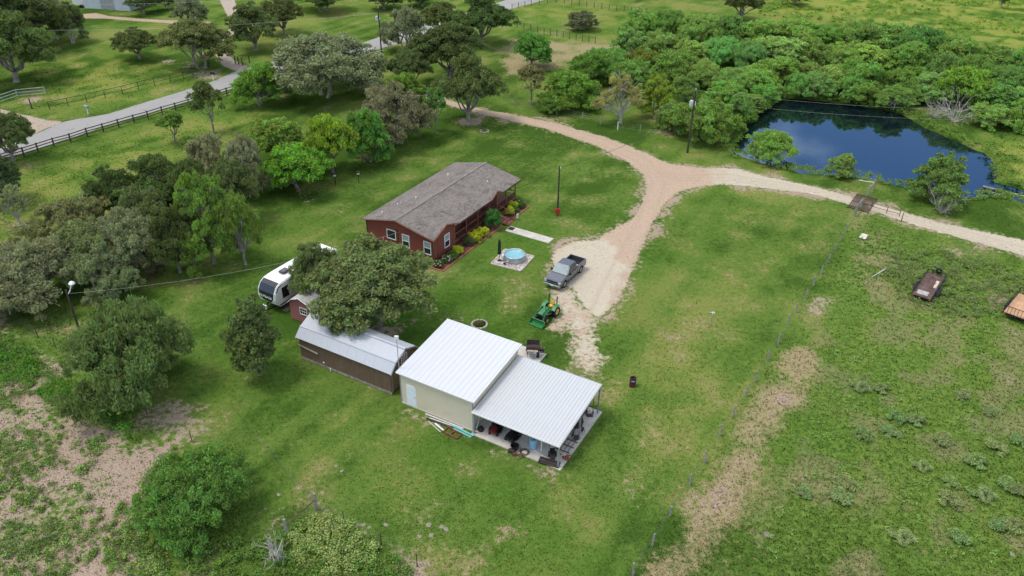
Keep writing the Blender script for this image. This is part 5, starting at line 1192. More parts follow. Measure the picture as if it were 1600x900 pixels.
o_ = mp_.build('wire_grate', M('smoker_iron', (.035, .022, .02))); o_.location = wl(5.6, 9.6, .08); o_.rotation_euler[2] = WSA; tag(o_, 'rusty wire grate lying on the apron behind the workshop', 'grate')

# ---- things under the carport
CZ = .08
def cpt(name, label, cat, x, y, rz=0.): return thing(name, label, cat, v3(wl(x, y, CZ)), WSA+rz)
IRON = M('old_iron', (.05, .038, .034), .7, var=.35, scale=4); RUSTY = M('rust', (.19, .07, .04), .9, var=.35, scale=4)
def mower(x, y, rz, label, hood):
    e = cpt('riding_mower', label, 'mower', x, y, rz)
    for sy in (-1, 1): wheel(e, -.45, sy*.38, .25, .2, IRON, n=14); wheel(e, .55, sy*.34, .18, .14, IRON, n=14)
    MB().b2((-.6, -.28, .28), (.2, .28, .48)).build('chassis', BLACK, e, bevel=.03); MB().b2((.15, -.26, .3), (.85, .26, .68)).build('hood', hood, e, bevel=.08)
    MB().b2((-.2, -.55, .12), (.35, .55, .26)).build('mower_deck', BLACK, e, bevel=.04); MB().b2((-.5, -.22, .52), (-.1, .22, .6)).build('seat', BLACK, e, bevel=.03); MB().box((-.52, 0, .78), (.08, .42, .4)).build('seat_back', BLACK, e)
    MB().beam((.2, 0, .6), (.02, 0, .9), .03, .03).tube([(.02+.1*math.cos(a), .15*math.sin(a), .92+.06*math.cos(a)) for a in [i*math.pi/5 for i in range(11)]], .016, 5).build('steering', BLACK, e)
mower(8.85, .95, R(-80), 'black riding mower with red front nearest the workshop wall', M('mower_red', (.16, .02, .018), .4)); mower(10.5, .95, R(-95), 'black riding mower in the middle of the carport front', BLACK)
dr = cpt('plastic_drum', 'pale blue plastic drum under the carport edge', 'drum', 12.45, .75); MB().lathe([(0, 0), (.27, 0), (.29, .08), (.29, .4), (.305, .45), (.29, .5), (.29, .82), (.26, .88), (0, .88)], n=20).build('body', M('drum_blue', (.22, .42, .55), .45, var=.08), dr); MB().cyl((.1, 0, .88), (.1, 0, .92), .06, .06, 8).build('cap', BLACK, dr)
tb = cpt('tub', 'black round tub standing on the carport slab edge', 'tub', 11.3, -.2); MB().lathe([(0, .04), (.0, 0), (.22, 0), (.33, .45), (.36, .45), (.35, .40), (.24, .05), (0, .05)], n=18).build('body', BLACK, tb)
MB().box((-.1, -.38, .12), (.5, .3, .24)).build('base_box', IRON, tb)
hc = cpt('hose_coil', 'coiled dark hose on the carport slab edge', 'hose', 12.15, -.1); q = MB()
for k in range(4): q.tube([((.25+.05*k)*math.cos(a), (.25+.05*k)*math.sin(a), .03+.05*(k % 2)+.02*math.sin(a*3)) for a in [i*math.pi/8 for i in range(17)]], .022, 5)
q.build('coil', IRON, hc)
fp = cpt('plough_frame', 'rusty plough frame leaning off the carport slab edge', 'plough', 11.9, -.72); MB().beam((-.5, 0, .1), (.5, .1, .25), .06).beam((-.3, -.2, 0), (-.1, .3, .3), .05).beam((.2, -.25, 0), (.35, .25, .32), .05).build('frame', RUSTY, fp); MB().box((-.35, -.1, .1), (.3, .05, .2), rz=.5).build('blade', RUSTY, fp)
tl = cpt('garden_tiller', 'black tiller with white-hubbed wheel near the corner post', 'tiller', 14.2, .75, R(-60)); MB().b2((-.2, -.2, .3), (.25, .2, .62)).build('engine', BLACK, tl, bevel=.05)
wheel(tl, .1, -.28, .22, .12, WHITE, n=16); wheel(tl, .1, .28, .22, .12, WHITE, n=16); MB().beam((-.2, -.2, .5), (-.95, -.28, 1.0), .03).beam((-.2, .2, .5), (-.95, .28, 1.0), .03).build('handle', BLACK, tl); MB().lathe([(0, -.2), (.2, -.2), (.2, .2), (0, .2)], (.4, 0, .2), 8, axis=1).build('tines', IRON, tl)
lp = cpt('timber_stack', 'dark timbers stacked at the front corner of the carport', 'timber', 14.4, -.15, R(8))
for i in range(4): MB().box((0, -.25+i*.16, .06+.05*(i % 2)), (1.7, .13, .1)).build('timber', IRON, lp)
rp = cpt('chain_heap', 'rusty red chain heap beside the front corner post', 'chain heap', 15.25, 1.0)
q = MB(); rg = np.random.default_rng(2)
for i in range(26): q.box((rg.normal()*.25, rg.normal()*.16, .05+.04*rg.random()), (.16, .08, .06), rz=rg.random()*3, rx=rg.random())
q.build('links', RUSTY, rp)
rk = cpt('pipe_rack', 'low rack of dark pipes on the right side of the carport', 'rack', 14.75, 2.3)
for i in range(4): MB().tube([(-.55+i*.32, -.9, .12), (-.55+i*.32, .9, .12)], .025, 6).build('pipe', IRON, rk)
for y in (-.7, .0, .7): MB().beam((-.7, y, .05), (.6, y, .05), .05).build('bearer', IRON, rk)
sc_ = cpt('engine_parts', 'heap of dark engine parts and wheels on the right side of the carport', 'scrap', 14.6, 4.5)
for i in range(16):
    x, y = rg.normal()*.32, rg.normal()*.62; k = i % 3
    if k == 0: MB().box((x, y, .22), (.35+.2*rg.random(), .3, .4*rg.random()+.15), rz=rg.random()*3).build('engine_block', IRON, sc_, bevel=.03)
    elif k == 1: MB().lathe([(.1, -.05), (.2, -.05), (.22, 0), (.2, .05), (.1, .05)], (x, y, .3+.2*rg.random()), 12, axis=i % 2).build('pulley', IRON, sc_)
    else: MB().tube([(x, y, .1), (x+.2*rg.normal(), y+.3*rg.normal(), .6), (x+.4*rg.normal(), y+.4*rg.normal(), .35)], .03, 5).build('bar', RUSTY if i % 2 else IRON, sc_)
wb = cpt('workbench', 'dark workbench at the right side of the carport', 'bench', 14.3, 5.7, R(4)); MB().b2((-.35, -.8, .78), (.35, .8, .84)).build('top', IRON, wb)
for sx in (-.28, .28):
    for sy in (-.7, .7): MB().b2((sx-.03, sy-.03, 0), (sx+.03, sy+.03, .78)).build('leg', IRON, wb)
ht = cpt('hand_truck', 'tall dark frame standing near the far corner post of the carport', 'hand truck', 14.7, 6.75, R(30)); MB().beam((-.25, 0, 0), (-.25, .1, 1.5), .05).beam((.25, 0, 0), (.25, .1, 1.5), .05).beam((-.25, .1, 1.48), (.25, .1, 1.48), .05).beam((-.25, .05, .8), (.25, .05, .8), .04).build('frame', IRON, ht); MB().box((0, -.2, .03), (.5, .4, .03)).build('toe_plate', IRON, ht)
for sx in (-.3, .3): MB().lathe([(0, -.03), (.13, -.03), (.13, .03), (0, .03)], (sx, .1, .13), 12, axis=0).build('wheel', TYRE, ht)
bx_ = cpt('wooden_box', 'pale wooden box beside the far corner post of the carport', 'box', 14.2, 7.0); MB().b2((-.35, -.2, 0), (.35, .2, .3)).build('body', M('pale_board', (.5, .42, .34)), bx_); MB().b2((-.37, -.22, .3), (.37, .22, .33)).build('lid', M('pale_board', (.5, .42, .34)), bx_)
pv = cpt('pipe_stand', 'thin white pipe standing near the front of the carport', 'pipe', 13.3, .55); MB().cyl((0, 0, 0), (0, 0, 2.3), .03, .03, 8).build('pipe', WHITE, pv); MB().beam((-.6, -.1, .04), (.9, -.4, .04), .05).build('foot', WHITE, pv)
bt = cpt('black_bag', 'small black bag at the foot of the workshop corner under the carport', 'bag', 7.75, .35); MB().lathe([(0, 0), (.24, .0), (.28, .15), (.2, .32), (0, .36)], n=12).build('sack', BLACK, bt); MB().tube([(-.1, 0, .33), (0, 0, .48), (.1, 0, .33)], .015, 5).build('handle', BLACK, bt)
# ---- lumber along the workshop front
TEAL = M('teal_sheet', (.16, .44, .42), .4, var=.08); GWHITE = M('grey_white_pipe', (.55, .54, .51), .6, var=.1)
def wlp(x, y, z=0.): return v3(wl(x, y, z))
for i, (x0, y0, x1, y1, w1_, m, nm, lab) in enumerate(((2.6, -.25, 6.4, -.2, .12, GWHITE, 'board', 'long pale board nearest the workshop wall'), (3.2, -.55, 6.3, -.35, .10, GWHITE, 'board', 'pale board second from the workshop wall'), (3.0, -.72, 5.6, -.62, .09, IRON, 'board', 'dark board in the lumber row by the workshop'), (4.0, -.85, 5.2, -1.25, .13, WHITE, 'board', 'bright white board lying askew in the lumber row'), (3.4, -.95, 5.0, -1.5, .05, GWHITE, 'pipe', 'thin pale pipe lying outermost in the lumber row'),
        (5.3, -.38, 7.6, -.52, .16, TEAL, 'sheet', 'teal metal strip nearest the workshop corner'), (5.7, -.6, 7.5, -.75, .14, TEAL, 'sheet', 'second teal metal strip beside the rusty frame'))):
    o_ = MB().beam(wlp(x0, y0, .05+.03*(i % 3)), wlp(x1, y1, .06+.02*(i % 2)), w1_, .06).build(nm, m); tag(o_, lab, nm)
fr2 = thing('rusty_frame', 'rusty open rectangular frame lying by the teal strips', 'frame', wlp(5.9, -1.15, .02), WSA-R(5))
for y in (-.32, .32): MB().beam((-.75, y, .1), (.75, y, .1), .07, .2).build('rail', RUSTY, fr2)
for x in (-.72, 0, .72): MB().beam((x, -.28, .08), (x, .28, .08), .07, .1).build('crossbar', RUSTY, fr2)
# ---- yard odds and ends
bb = thing('burn_barrel', 'dark red rusty burn barrel standing on the lawn', 'barrel', site(988, 603)); MB().lathe([(0, .06), (0, 0), (.29, 0), (.29, .28), (.305, .30), (.29, .32), (.29, .58), (.305, .60), (.29, .62), (.29, .88), (.30, .9), (.27, .9), (.265, .1)], n=22).build('shell', M('barrel_red', (.085, .022, .02), .6, var=.35, dirt=(.03, .025, .025)), bb)
MB().box((-.02, -.292, .72), (.3, .03, .12), rz=0).build('patch', M('patch_blue', (.20, .36, .70), .4), bb); MB().b2((-.25, -.03, .84), (.25, .03, .86)).build('grate', IRON, bb)
hy = thing('yard_hydrant', 'thin post with white tap head standing alone on the lawn', 'hydrant', site(1110, 510)); MB().cyl((0, 0, 0), (0, 0, 1.5), .035, .03, 8).build('pipe', GREYM, hy); MB().tube([(0, 0, 1.45), (.0, 0, 1.7), (.14, -.05, 1.72), (.2, -.08, 1.6)], .05, 8).build('spout', WHITE, hy); MB().beam((0, 0, 1.7), (-.25, .1, 1.6), .05).build('lever', WHITE, hy)
rg_ring = thing('planter_ring', 'low ring of pale stones round a planted patch behind the workshop', 'planter', site(749, 508))
for i in range(14): a = i*2*math.pi/14; MB().box((math.cos(a)*.75, math.sin(a)*.75, .08), (.3, .2, .2), rz=a+1.57).build('stone', M('pale_stone', (.36, .32, .25), .9, var=.2), rg_ring, bevel=.03)
pr2 = thing('planter_ring', 'stone planter with a tuft on the lawn inside the driveway bend', 'planter', site(757, 206))
for i in range(10): a = i*2*math.pi/10; MB().box((math.cos(a)*.62, math.sin(a)*.62, .1), (.34, .2, .24), rz=a+1.57).build('stone', M('pale_stone', (.36, .32, .25)), pr2, bevel=.03)
V, ti = leaves(np.random.default_rng(44), np.array([[0, 0, .25]]), np.array([.35]), 160, .12); o_ = npmesh('plant', V, np.arange(len(V)).reshape(-1, 4), LEAF, {'tint': ti}, pr2); o_.color = (.05, .07, .03, 1)
V, ti = leaves(np.random.default_rng(45), np.array([[0, 0, .2], [.3, .2, .15], [-.3, -.1, .15]]), np.array([.35, .25, .25]), 120, .12); o_ = npmesh('plant', V, np.arange(len(V)).reshape(-1, 4), LEAF, {'tint': ti}, rg_ring); o_.color = (.05, .055, .03, 1)
for i, (px, py, tilt, lab) in enumerate(((561, 286, 0, 'dark bird feeder post with a white box on the lawn behind the house'), (524.5, 289, 1, 'bird feeder post under the yellow-green tree behind the house'))):
    bf = thing('bird_feeder', lab, 'bird feeder', site(px, py)); MB().cyl((0, 0, 0), (0, 0, 1.3), .05, .05, 8).build('post', BLACK, bf); MB().box((0, 0, 1.42), (.3, .3, .26)).build('box', WHITE, bf); MB().prism([(-.24, 1.55), (.24, 1.55), (0, 1.75)], 1, -.22, .22).build('roof', DARKW, bf)
for i, (px, py, lab) in enumerate(((237, 434, 'nearer dark wooden box stand at the edge of the left grove'), (252, 424, 'farther dark wooden box stand at the edge of the left grove'))):
    bh = thing('wooden_stand', lab, 'stand', site(px, py), .4); MB().b2((-.4, -.3, .55), (.4, .3, 1.0)).build('box', M('old_crate', (.075, .055, .035), .9), bh)
    MB().b2((-.46, -.36, 1.0), (.46, .36, 1.06)).build('lid', M('crate_lid', (.18, .15, .10), .9), bh)
    for sx in (-.35, .35):
        for sy in (-.25, .25): MB().b2((sx-.04, sy-.04, 0), (sx+.04, sy+.04, .55)).build('leg', M('old_crate', (.075, .055, .035)), bh)
tb2 = thing('picnic_table', 'small grey table in the shade behind the lamp pole', 'table', site(180, 472), .5); MB().b2((-.55, -.35, .68), (.55, .35, .73)).build('top', M('table_grey', (.34, .33, .33)), tb2)
for sx in (-.45, .45):
    for sy in (-.28, .28): MB().b2((sx-.03, sy-.03, 0), (sx+.03, sy+.03, .68)).build('leg', IRON, tb2)
hr = thing('hose_reel', 'red hose reel fixed at the foot of the yard pole', 'hose reel', site(870.5, 336)); MB().lathe([(0, -.09), (.36, -.09), (.36, -.05), (.3, -.04), (.3, .04), (.36, .05), (.36, .09), (0, .09)], (0, -.16, .62), 18, axis=1).build('reel', M('reel_red', (.42, .03, .03), .5), hr); MB().b2((-.05, -.12, 0), (.05, -.02, .6)).build('bracket', M('reel_red', (.42, .03, .03)), hr)
wb_ = MB().box((0, 0, .16), (.75, 1.35, .05)).build('board', M('board_cream', (.52, .48, .40), .8)); wb_.location = site(1349, 371); wb_.rotation_euler[2] = R(-35); tag(wb_, 'pale board lying in the grass near the cattle grid', 'board')
sx_ = thing('fallen_post', 'bleached pole lying on the grass in front of the rusty trailer', 'pole', site(1372, 430), 0); a = site(1362, 434); b = site(1386, 420); MB().tube([Vector(a-site(1372, 430))+Vector((0, 0, .07)), Vector(b-site(1372, 430))+Vector((0, 0, .09))], [.07, .12], 7).build('pole', BARK_PALE, sx_)
# foreground stones
rs_ = np.random.default_rng(12)
STN = M('field_stone', (.25, .22, .17), .9, var=.3, bump=.3)
for i, (px, py, s_) in enumerate(((525, 728, .22), (534, 736, .24), (568, 820, .25), (577, 824, .2), (571, 832, .2), (603, 820, .3), (670, 820, .35), (690, 823, .28), (697, 827, .3), (674, 836, .3), (656, 838, .25), (435, 773, .22), (1052, 340, .3), (1048, 341, .25), (1198, 835, .4), (1206, 838, .3), (1582, 866, .3))):
    q = MB(); q.lathe([(0, -.3), (.7, -.2), (1, .1), (.6, .45), (0, .5)], n=7); o_ = q.build('field_stone', STN); s_ *= .62; o_.location = site(px, py); o_.scale = (s_*(1+.4*rs_.random()), s_, s_*.55); o_.rotation_euler[2] = rs_.random()*6; tag(o_, 'small pale stone lying in the grass', 'stone', 'pale stones scattered in the grass')
# ================================================================== FENCES, POLES, WIRES, WEEDS
WPOST = M('fence_post_grey', (.27, .25, .225), .9, var=.3, scale=6, bump=.4); DPOST = M('fence_dark', (.075, .062, .052), .85, var=.25); PIPE = M('rusty_pipe', (.10, .065, .048), .7, .2, var=.25); WIRE = M('wire_steel', (.12, .115, .11), .6, .3, var=.1)
def post(parent, p, h, r_, mat, name='post', sq=False, tilt=0.):
    q = MB(); dx = random.uniform(-1, 1)*tilt; dy = random.uniform(-1, 1)*tilt
    if sq: q.beam((p[0], p[1], -.1), (p[0]+dx, p[1]+dy, h), r_*2)
    else: q.tube([(p[0], p[1], -.1), (p[0]+dx*.5, p[1]+dy*.5, h*.55), (p[0]+dx, p[1]+dy, h)], [r_*1.1, r_, r_*.9], 7)
    return q.build(name, mat, parent)
# right pasture fence
fpx = [(1337, 338), (1322, 362), (1313, 376), (1303, 394), (1293, 411), (1283, 428), (1271, 447), (1258, 466), (1244, 488), (1231, 508), (1216, 537), (1200, 562), (1180, 596), (1165, 619), (1145, 650), (1124, 681), (1101, 724), (1078, 757), (1047, 806), (1019, 853), (989, 900), (955, 952)]
f1 = thing('pasture_fence', 'wire fence on grey wooden posts between the lawn and the right pasture', 'fence'); pts = [site(*q) for q in fpx]
for p in pts: post(f1, p, random.uniform(1.05, 1.3), .075, WPOST, tilt=.10)
def wires(parent, pts_, hs, r_=.008, mat=WIRE, name='wire'):
    for h in hs:
        q = MB(); q.tube([(p[0], p[1], h+.02*math.sin(i*1.7)) for i, p in enumerate(pts_)], r_, 4); q.build(name, mat, parent)
wires(f1, pts, (.3, .6, .9, 1.1), .004)
# cattle grid with its posts and rail
cg = [site(1326, 326), site(1354, 331), site(1369, 312), site(1341, 303.5)]; cm = sum(cg)/4; ca = math.atan2(*((cg[2]+cg[3])/2-(cg[0]+cg[1])/2)[:2][::-1])
cgt = thing('cattle_grid', 'brown steel cattle grid across the pale lane by the pond', 'cattle grid', v3(cm), ca)
Lg = np.linalg.norm(((cg[2]+cg[3])/2-(cg[0]+cg[1])/2)[:2]); Wg = 2.5
for i in range(11): y = -Wg/2+Wg*i/10; MB().tube([(-Lg/2, y, .12), (Lg/2, y, .12)], .055, 7).build('bar', PIPE, cgt)
for x in (-Lg/2, 0, Lg/2): MB().beam((x, -Wg/2-.1, .045), (x, Wg/2+.1, .045), .12, .08).build('bearer', PIPE, cgt)
gr = thing('brace_posts', 'grey post pair with a pole rail at the near side of the cattle grid', 'fence post', site(1334, 331)); o0 = site(1334, 331); a = site(1335, 336)-o0; b = site(1344, 326)-o0
post(gr, a, 1.35, .1, WPOST); post(gr, b, 1.45, .09, WPOST); MB().tube([(a[0], a[1], 1.15), (b[0], b[1], 1.35)], .07, 7).build('rail', WPOST, gr)
g2 = thing('brace_posts', 'grey post pair with a white rail towards the pond behind the cattle grid', 'fence post', site(1356, 306)); o0 = site(1356, 306); a = site(1355, 306)-o0; b = site(1364, 297)-o0; c_ = site(1340, 290)-o0
post(g2, a, 1.5, .12, WPOST); post(g2, b, 1.5, .12, WPOST); MB().tube([(a[0], a[1], 1.1), (b[0], b[1], 1.3)], .06, 6).build('rail', WPOST, g2); MB().tube([(b[0], b[1], 1.1), (c_[0], c_[1], .8)], .04, 6).build('white_rail', WHITE, g2)
gt = thing('fallen_gate', 'low rusty pipe gate lying open beside the pale lane', 'gate', site(1385, 335)); o0 = site(1385, 335)
pp = [site(x, y)-o0 for x, y in ((1361, 326), (1385, 333), (1405, 338))]
for h in (.35, .8): MB().tube([(p[0], p[1], h) for p in pp], .03, 6).build('rail', PIPE, gt)
for p in pp: post(gt, p, .95, .04, PIPE)
post(gt, site(1408, 346)-o0, 1.2, .05, PIPE)
# dark rail fence along the near side of the road
rf_px = [(-30, 264), (20, 249), (38, 244), (60, 237), (85, 229), (111, 222), (137, 213), (162, 206), (186, 199), (210, 192), (232, 186), (254, 179), (275, 173), (296, 167), (316, 161), (336, 155), (355, 149), (372, 144), (392, 138)]
f2 = thing('rail_fence', 'dark three-rail fence along the near side of the road', 'fence'); pts = [site(*q) for q in rf_px]
for p in pts: post(f2, p, 1.35, .08, DPOST, sq=True)
for a, b in zip(pts[:-1], pts[1:]):
    for h in (.4, .8, 1.2): MB().beam((a[0], a[1], h), (b[0], b[1], h), .05, .13).build('rail', DPOST, f2)
# pipe fence beyond the road
pf_px = [(78, 172), (107, 166), (136, 160), (165, 153), (192, 147), (217, 140), (242, 134), (267, 128), (287, 123), (303, 120)]
f3 = thing('pipe_fence', 'brown two-rail pipe fence on the lawn beyond the road', 'fence'); pts = [site(*q) for q in pf_px]
for p in pts: post(f3, p, 1.4, .06, PIPE)
for a, b in zip(pts[:-1], pts[1:]):
    for h in (.65, 1.35): MB().tube([(a[0], a[1], h), (b[0], b[1], h)], .05, 6).build('rail', PIPE, f3)
gp = thing('pipe_gate', 'pale grey pipe gate at the left edge beyond the road', 'gate', site(26, 152)); o0 = site(26, 152); g_ = [site(x, y)-o0 for x, y in ((-10, 165), (28, 152), (72, 148))]
GATE = M('gate_grey', (.42, .44, .44), .5, .3)
for h in (.3, .8, 1.3): MB().tube([(p[0], p[1], h) for p in g_], .05, 6).build('rail', GATE, gp)
for p in g_: post(gp, p, 1.4, .06, GATE)
for px, py, lab in ((50, 170, 'single dark gate post beside the left gravel entrance'), (327, 104, 'dark post under the spreading oak by the gravel lane')):
    o_ = thing('gate_post', lab, 'post', site(px, py)); post(o_, (0, 0), 1.7, .11, DPOST); MB().lathe([(0, 1.7), (.13, 1.68), (0, 1.76)], n=8).build('cap', DPOST, o_)
f6 = thing('lane_fence', 'short row of dark posts on the right side of the gravel lane', 'fence')
for q in ((368, 99), (373, 100.5), (379, 102), (390, 98)): post(f6, site(*q), 1.5, .11, DPOST)
wires(f6, [site(368, 99), site(373, 100.5), site(379, 102), site(390, 98)], (.7, 1.2), .015)
# paddock fences top centre
f4 = thing('paddock_fence', 'dark wire fence line crossing the far paddock', 'fence')
for seg in ([(808, 43), (840, 51), (870, 57), (900, 63), (930, 68)], [(870, 4), (905, 9), (940, 14), (975, 18), (1010, 22)], [(800, 15), (830, 8), (868, 3)]):
    ps = [site(*q) for q in seg]; full = []
    for a, b in zip(ps[:-1], ps[1:]):
        for k in range(3): full.append(a+(b-a)*k/3)
    full.append(ps[-1])
    for p in full: post(f4, p, 1.35, .07, DPOST)
    wires(f4, full, (.5, .9, 1.25), .02, DPOST)
f5 = thing('thicket_fence', 'wire fence on thin posts between the drive and the thicket', 'fence'); ps = []
for q in ((790, 158), (805, 165), (830, 170), (870, 179), (910, 188), (938, 194), (965, 203), (1000, 208)): ps.append(site(*q))
for i, p in enumerate(ps): post(f5, p, 1.35, .07, WPOST if i != 6 else WHITE)
wires(f5, ps, (.5, .9, 1.2), .012)
# foreground corner fence
f7 = thing('corner_fence', 'weathered brace posts and thin posts of the foreground fence corner', 'fence'); a = site(495, 797); b = site(449, 838)
post(f7, a, 1.75, .11, WPOST); post(f7, b, 1.75, .12, WPOST); MB().tube([(a[0], a[1], 1.1), (b[0], b[1], 1.05)], .05, 7).build('rail', PIPE, f7)
ps = [a]
for q in ((538, 818), (596, 852), (652, 885), (700, 920)): p = site(*q); ps.append(p); post(f7, p, 1.25, .035, IRON)
wires(f7, ps, (.4, .8, 1.15), .007); wires(f7, [a, site(400, 690)], (.4, .8, 1.15), .006); wires(f7, [a, b], (.4, .7), .006)
# field fence stakes at the left
f8 = thing('field_fence', 'thin wire fence along the track beside the weedy field', 'fence'); ps = [site(*q) for q in ((-20, 475), (60, 528), (88, 545), (150, 600), (230, 648), (300, 690), (400, 690))]
for p in ps[:-1]: post(f8, p, 1.2, .035, IRON)
wires(f8, ps, (.4, .8, 1.1), .006)
# mailboxes
for px, py, m, lab in ((138, 178.5, M('mailbox_green', (.20, .27, .25), .5), 'grey-green mailbox on a white post by the road'), (333.5, 125, BLACK, 'black mailbox on a white post by the gravel lane mouth')):
    e = thing('mailbox', lab, 'mailbox', site(px, py), R(60)); MB().b2((-.07, -.07, 0), (.07, .07, 1.05)).build('post', WHITE, e); MB().prism([(-.2, 1.05), (.2, 1.05), (.2, 1.3), (.14, 1.42), (-.14, 1.42), (-.2, 1.3)], 1, -.4, .4).build('box', m, e)
# ------- poles
POLE = M('pole_wood', (.055, .043, .035), .9, var=.3, scale=4)
def upole(name, label, base, h, r_=.15, extra=None):
    e = thing(name, label, 'pole', v3(base)); MB().tube([(0, 0, -.2), (0, 0, h)], [r_, r_*.7], 10).build('shaft', POLE, e)
    if extra: extra(e, h)
    return e
def xf(e, h):
    MB().lathe([(0, 0), (.24, 0), (.26, .1), (.26, .75), (.2, .85), (0, .87)], (-.38, -.05, h-2.3), 14).build('transformer', M('transformer_grey', (.45, .46, .47), .45), e); MB().beam((-.14, 0, h-1.9), (-.38, 0, h-1.9), .08).build('bracket', GREYM, e); MB().cyl((0, 0, h), (0, 0, h+.3), .05, .04, 8).build('insulator', WHITE, e); MB().box((.18, 0, h-1.9), (.1, .1, .5)).build('cutout', WHITE, e)
def xarm(e, h):
    MB().beam((-1.1, 0, h-.4), (1.1, 0, h-.4), .1, .12).build('crossarm', POLE, e)
    for x in (-1, 0, 1): MB().cyl((x, 0, h-.34), (x, 0, h-.1), .05, .04, 8).build('insulator', WHITE, e)
pR = upole('utility_pole', 'tall dark utility pole with transformer beside the pond', site(1074, 239), 9.4, .16, xf)
pA = upole('utility_pole', 'utility pole with transformer standing at the roadside', site(596, 82), 8.5, .15, xf)
pB = upole('utility_pole', 'taller utility pole cut off by the top edge beyond the road', site(618, 48), 9.5, .16, xarm)
pH = upole('yard_pole', 'plain wooden pole on the lawn in front of the porch', site(871, 335), 6.5, .12, lambda e, h: MB().box((.12, 0, h-.2), (.12, .1, .16)).build('cable_clamp', WHITE, e))
def lampx(e, h):
    MB().tube([(0, 0, h-.5), (.3, .1, h-.15), (.45, .15, h+.25), (.6, .2, h+.55)], .05, 6).build('bracket_arm', WHITE, e); MB().lathe([(0, -.16), (.24, -.12), (.28, .02), (.16, .16), (0, .2)], (.62, .2, h+.62), 14).build('lamp_head', M('lamp_glass', (.75, .76, .78), .3), e)
pL = upole('lamp_pole', 'leaning dark yard lamp pole with white lamp head at the left', site(129.5, 532), 5.7, .12, lampx)
an = thing('antenna_mast', 'thin mast with a white box between the wooden shed and the workshop', 'mast', wl(-.35, .35)); MB().tube([(0, 0, 0), (0, 0, 6.5)], [.045, .03], 8).build('mast', GREYM, an); MB().box((0, -.05, 6.6), (.36, .16, .34)).build('radio_box', WHITE, an, bevel=.03)
MB().beam((0, 0, 3.2), (.35, -.05, 3.2), .04).build('wall_bracket', GREYM, an)
bp = thing('leaning_post', 'short dark post leaning by the shed end wall', 'post', wl(-.35, 1.0)); post(bp, (0, 0), 2.6, .05, BLACK); MB().cyl((0, 0, 2.6), (0, 0, 2.7), .06, .05, 8).build('cap', GREYM, bp)
CABLE = M('cable_dark', (.03, .03, .03), .7); CABLEP = M('cable_pale', (.42, .41, .38), .6)
def cable(label, a, b, sag, mat=CABLE, r_=.02, group=None):
    a = np.array(a, float); b = np.array(b, float); q = MB(); n_ = 14
    q.tube([a+(b-a)*i/n_-np.array([0, 0, sag*4*(i/n_)*(1-i/n_)]) for i in range(n_+1)], r_, 5); o_ = q.build('overhead_cable', mat); tag(o_, label, 'cable', group)
top = lambda p, h: np.array(p.location)+np.array([0, 0, h])
hA = np.array(hl(9.8, 16.2, 2.6)); cable('dark cable from the yard pole to the porch eave', top(pH, 6.3), hA, .35)
cable('dark cable from the yard pole across the drive to the pond pole', top(pH, 6.3), top(pR, 6.6), .9)
cable('pale cable from the lamp pole to the house end wall', top(pL, 5.3), np.array(hl(5.2, .3, 2.7)), 1.1, CABLEP, .011)
off = site(1700, 300); off[2] = 8.5
cable('upper power line running from the pond pole over the pond to the right', top(pR, 9.4), off+np.array([0, 6., .9]), 1.1, CABLEP, .009); cable('lower power line running from the pond pole over the pond to the right', top(pR, 8.0), off+np.array([0, 6., -.6]), 1.1, CABLEP, .009)
cable('power line from the pond pole back to the roadside pole', top(pR, 9.4), top(pA, 8.2), 1.4, CABLE, .015)
cable('power line between the roadside pole and the taller pole beyond the road', top(pA, 8.3), top(pB, 9.1), .3, CABLE, .018)
offl = site(-60, 80); offl[2] = 9.
cable('power line from the taller pole running left across the far field', top(pB, 9.1), offl, 1.5, CABLEP, .018); cable('lower line from the roadside pole running left behind the oaks', top(pA, 7.6), offl+np.array([0, -12, -1.5]), 1.5, CABLEP, .018)
# ------- pond outlet boards
for i, (a, b, lab) in enumerate(((site(1536, 291, -.3), site(1606, 308, -.3), 'long weathered plank along the upper side of the pond outlet'), (site(1527, 298, -.35), site(1556, 302, -.35), 'short weathered plank on the lower side of the pond outlet'))):
    o_ = MB().beam(a, b, .35, .12).build('plank', M('wet_plank', (.24, .22, .19), .85, var=.25)); tag(o_, lab, 'plank')

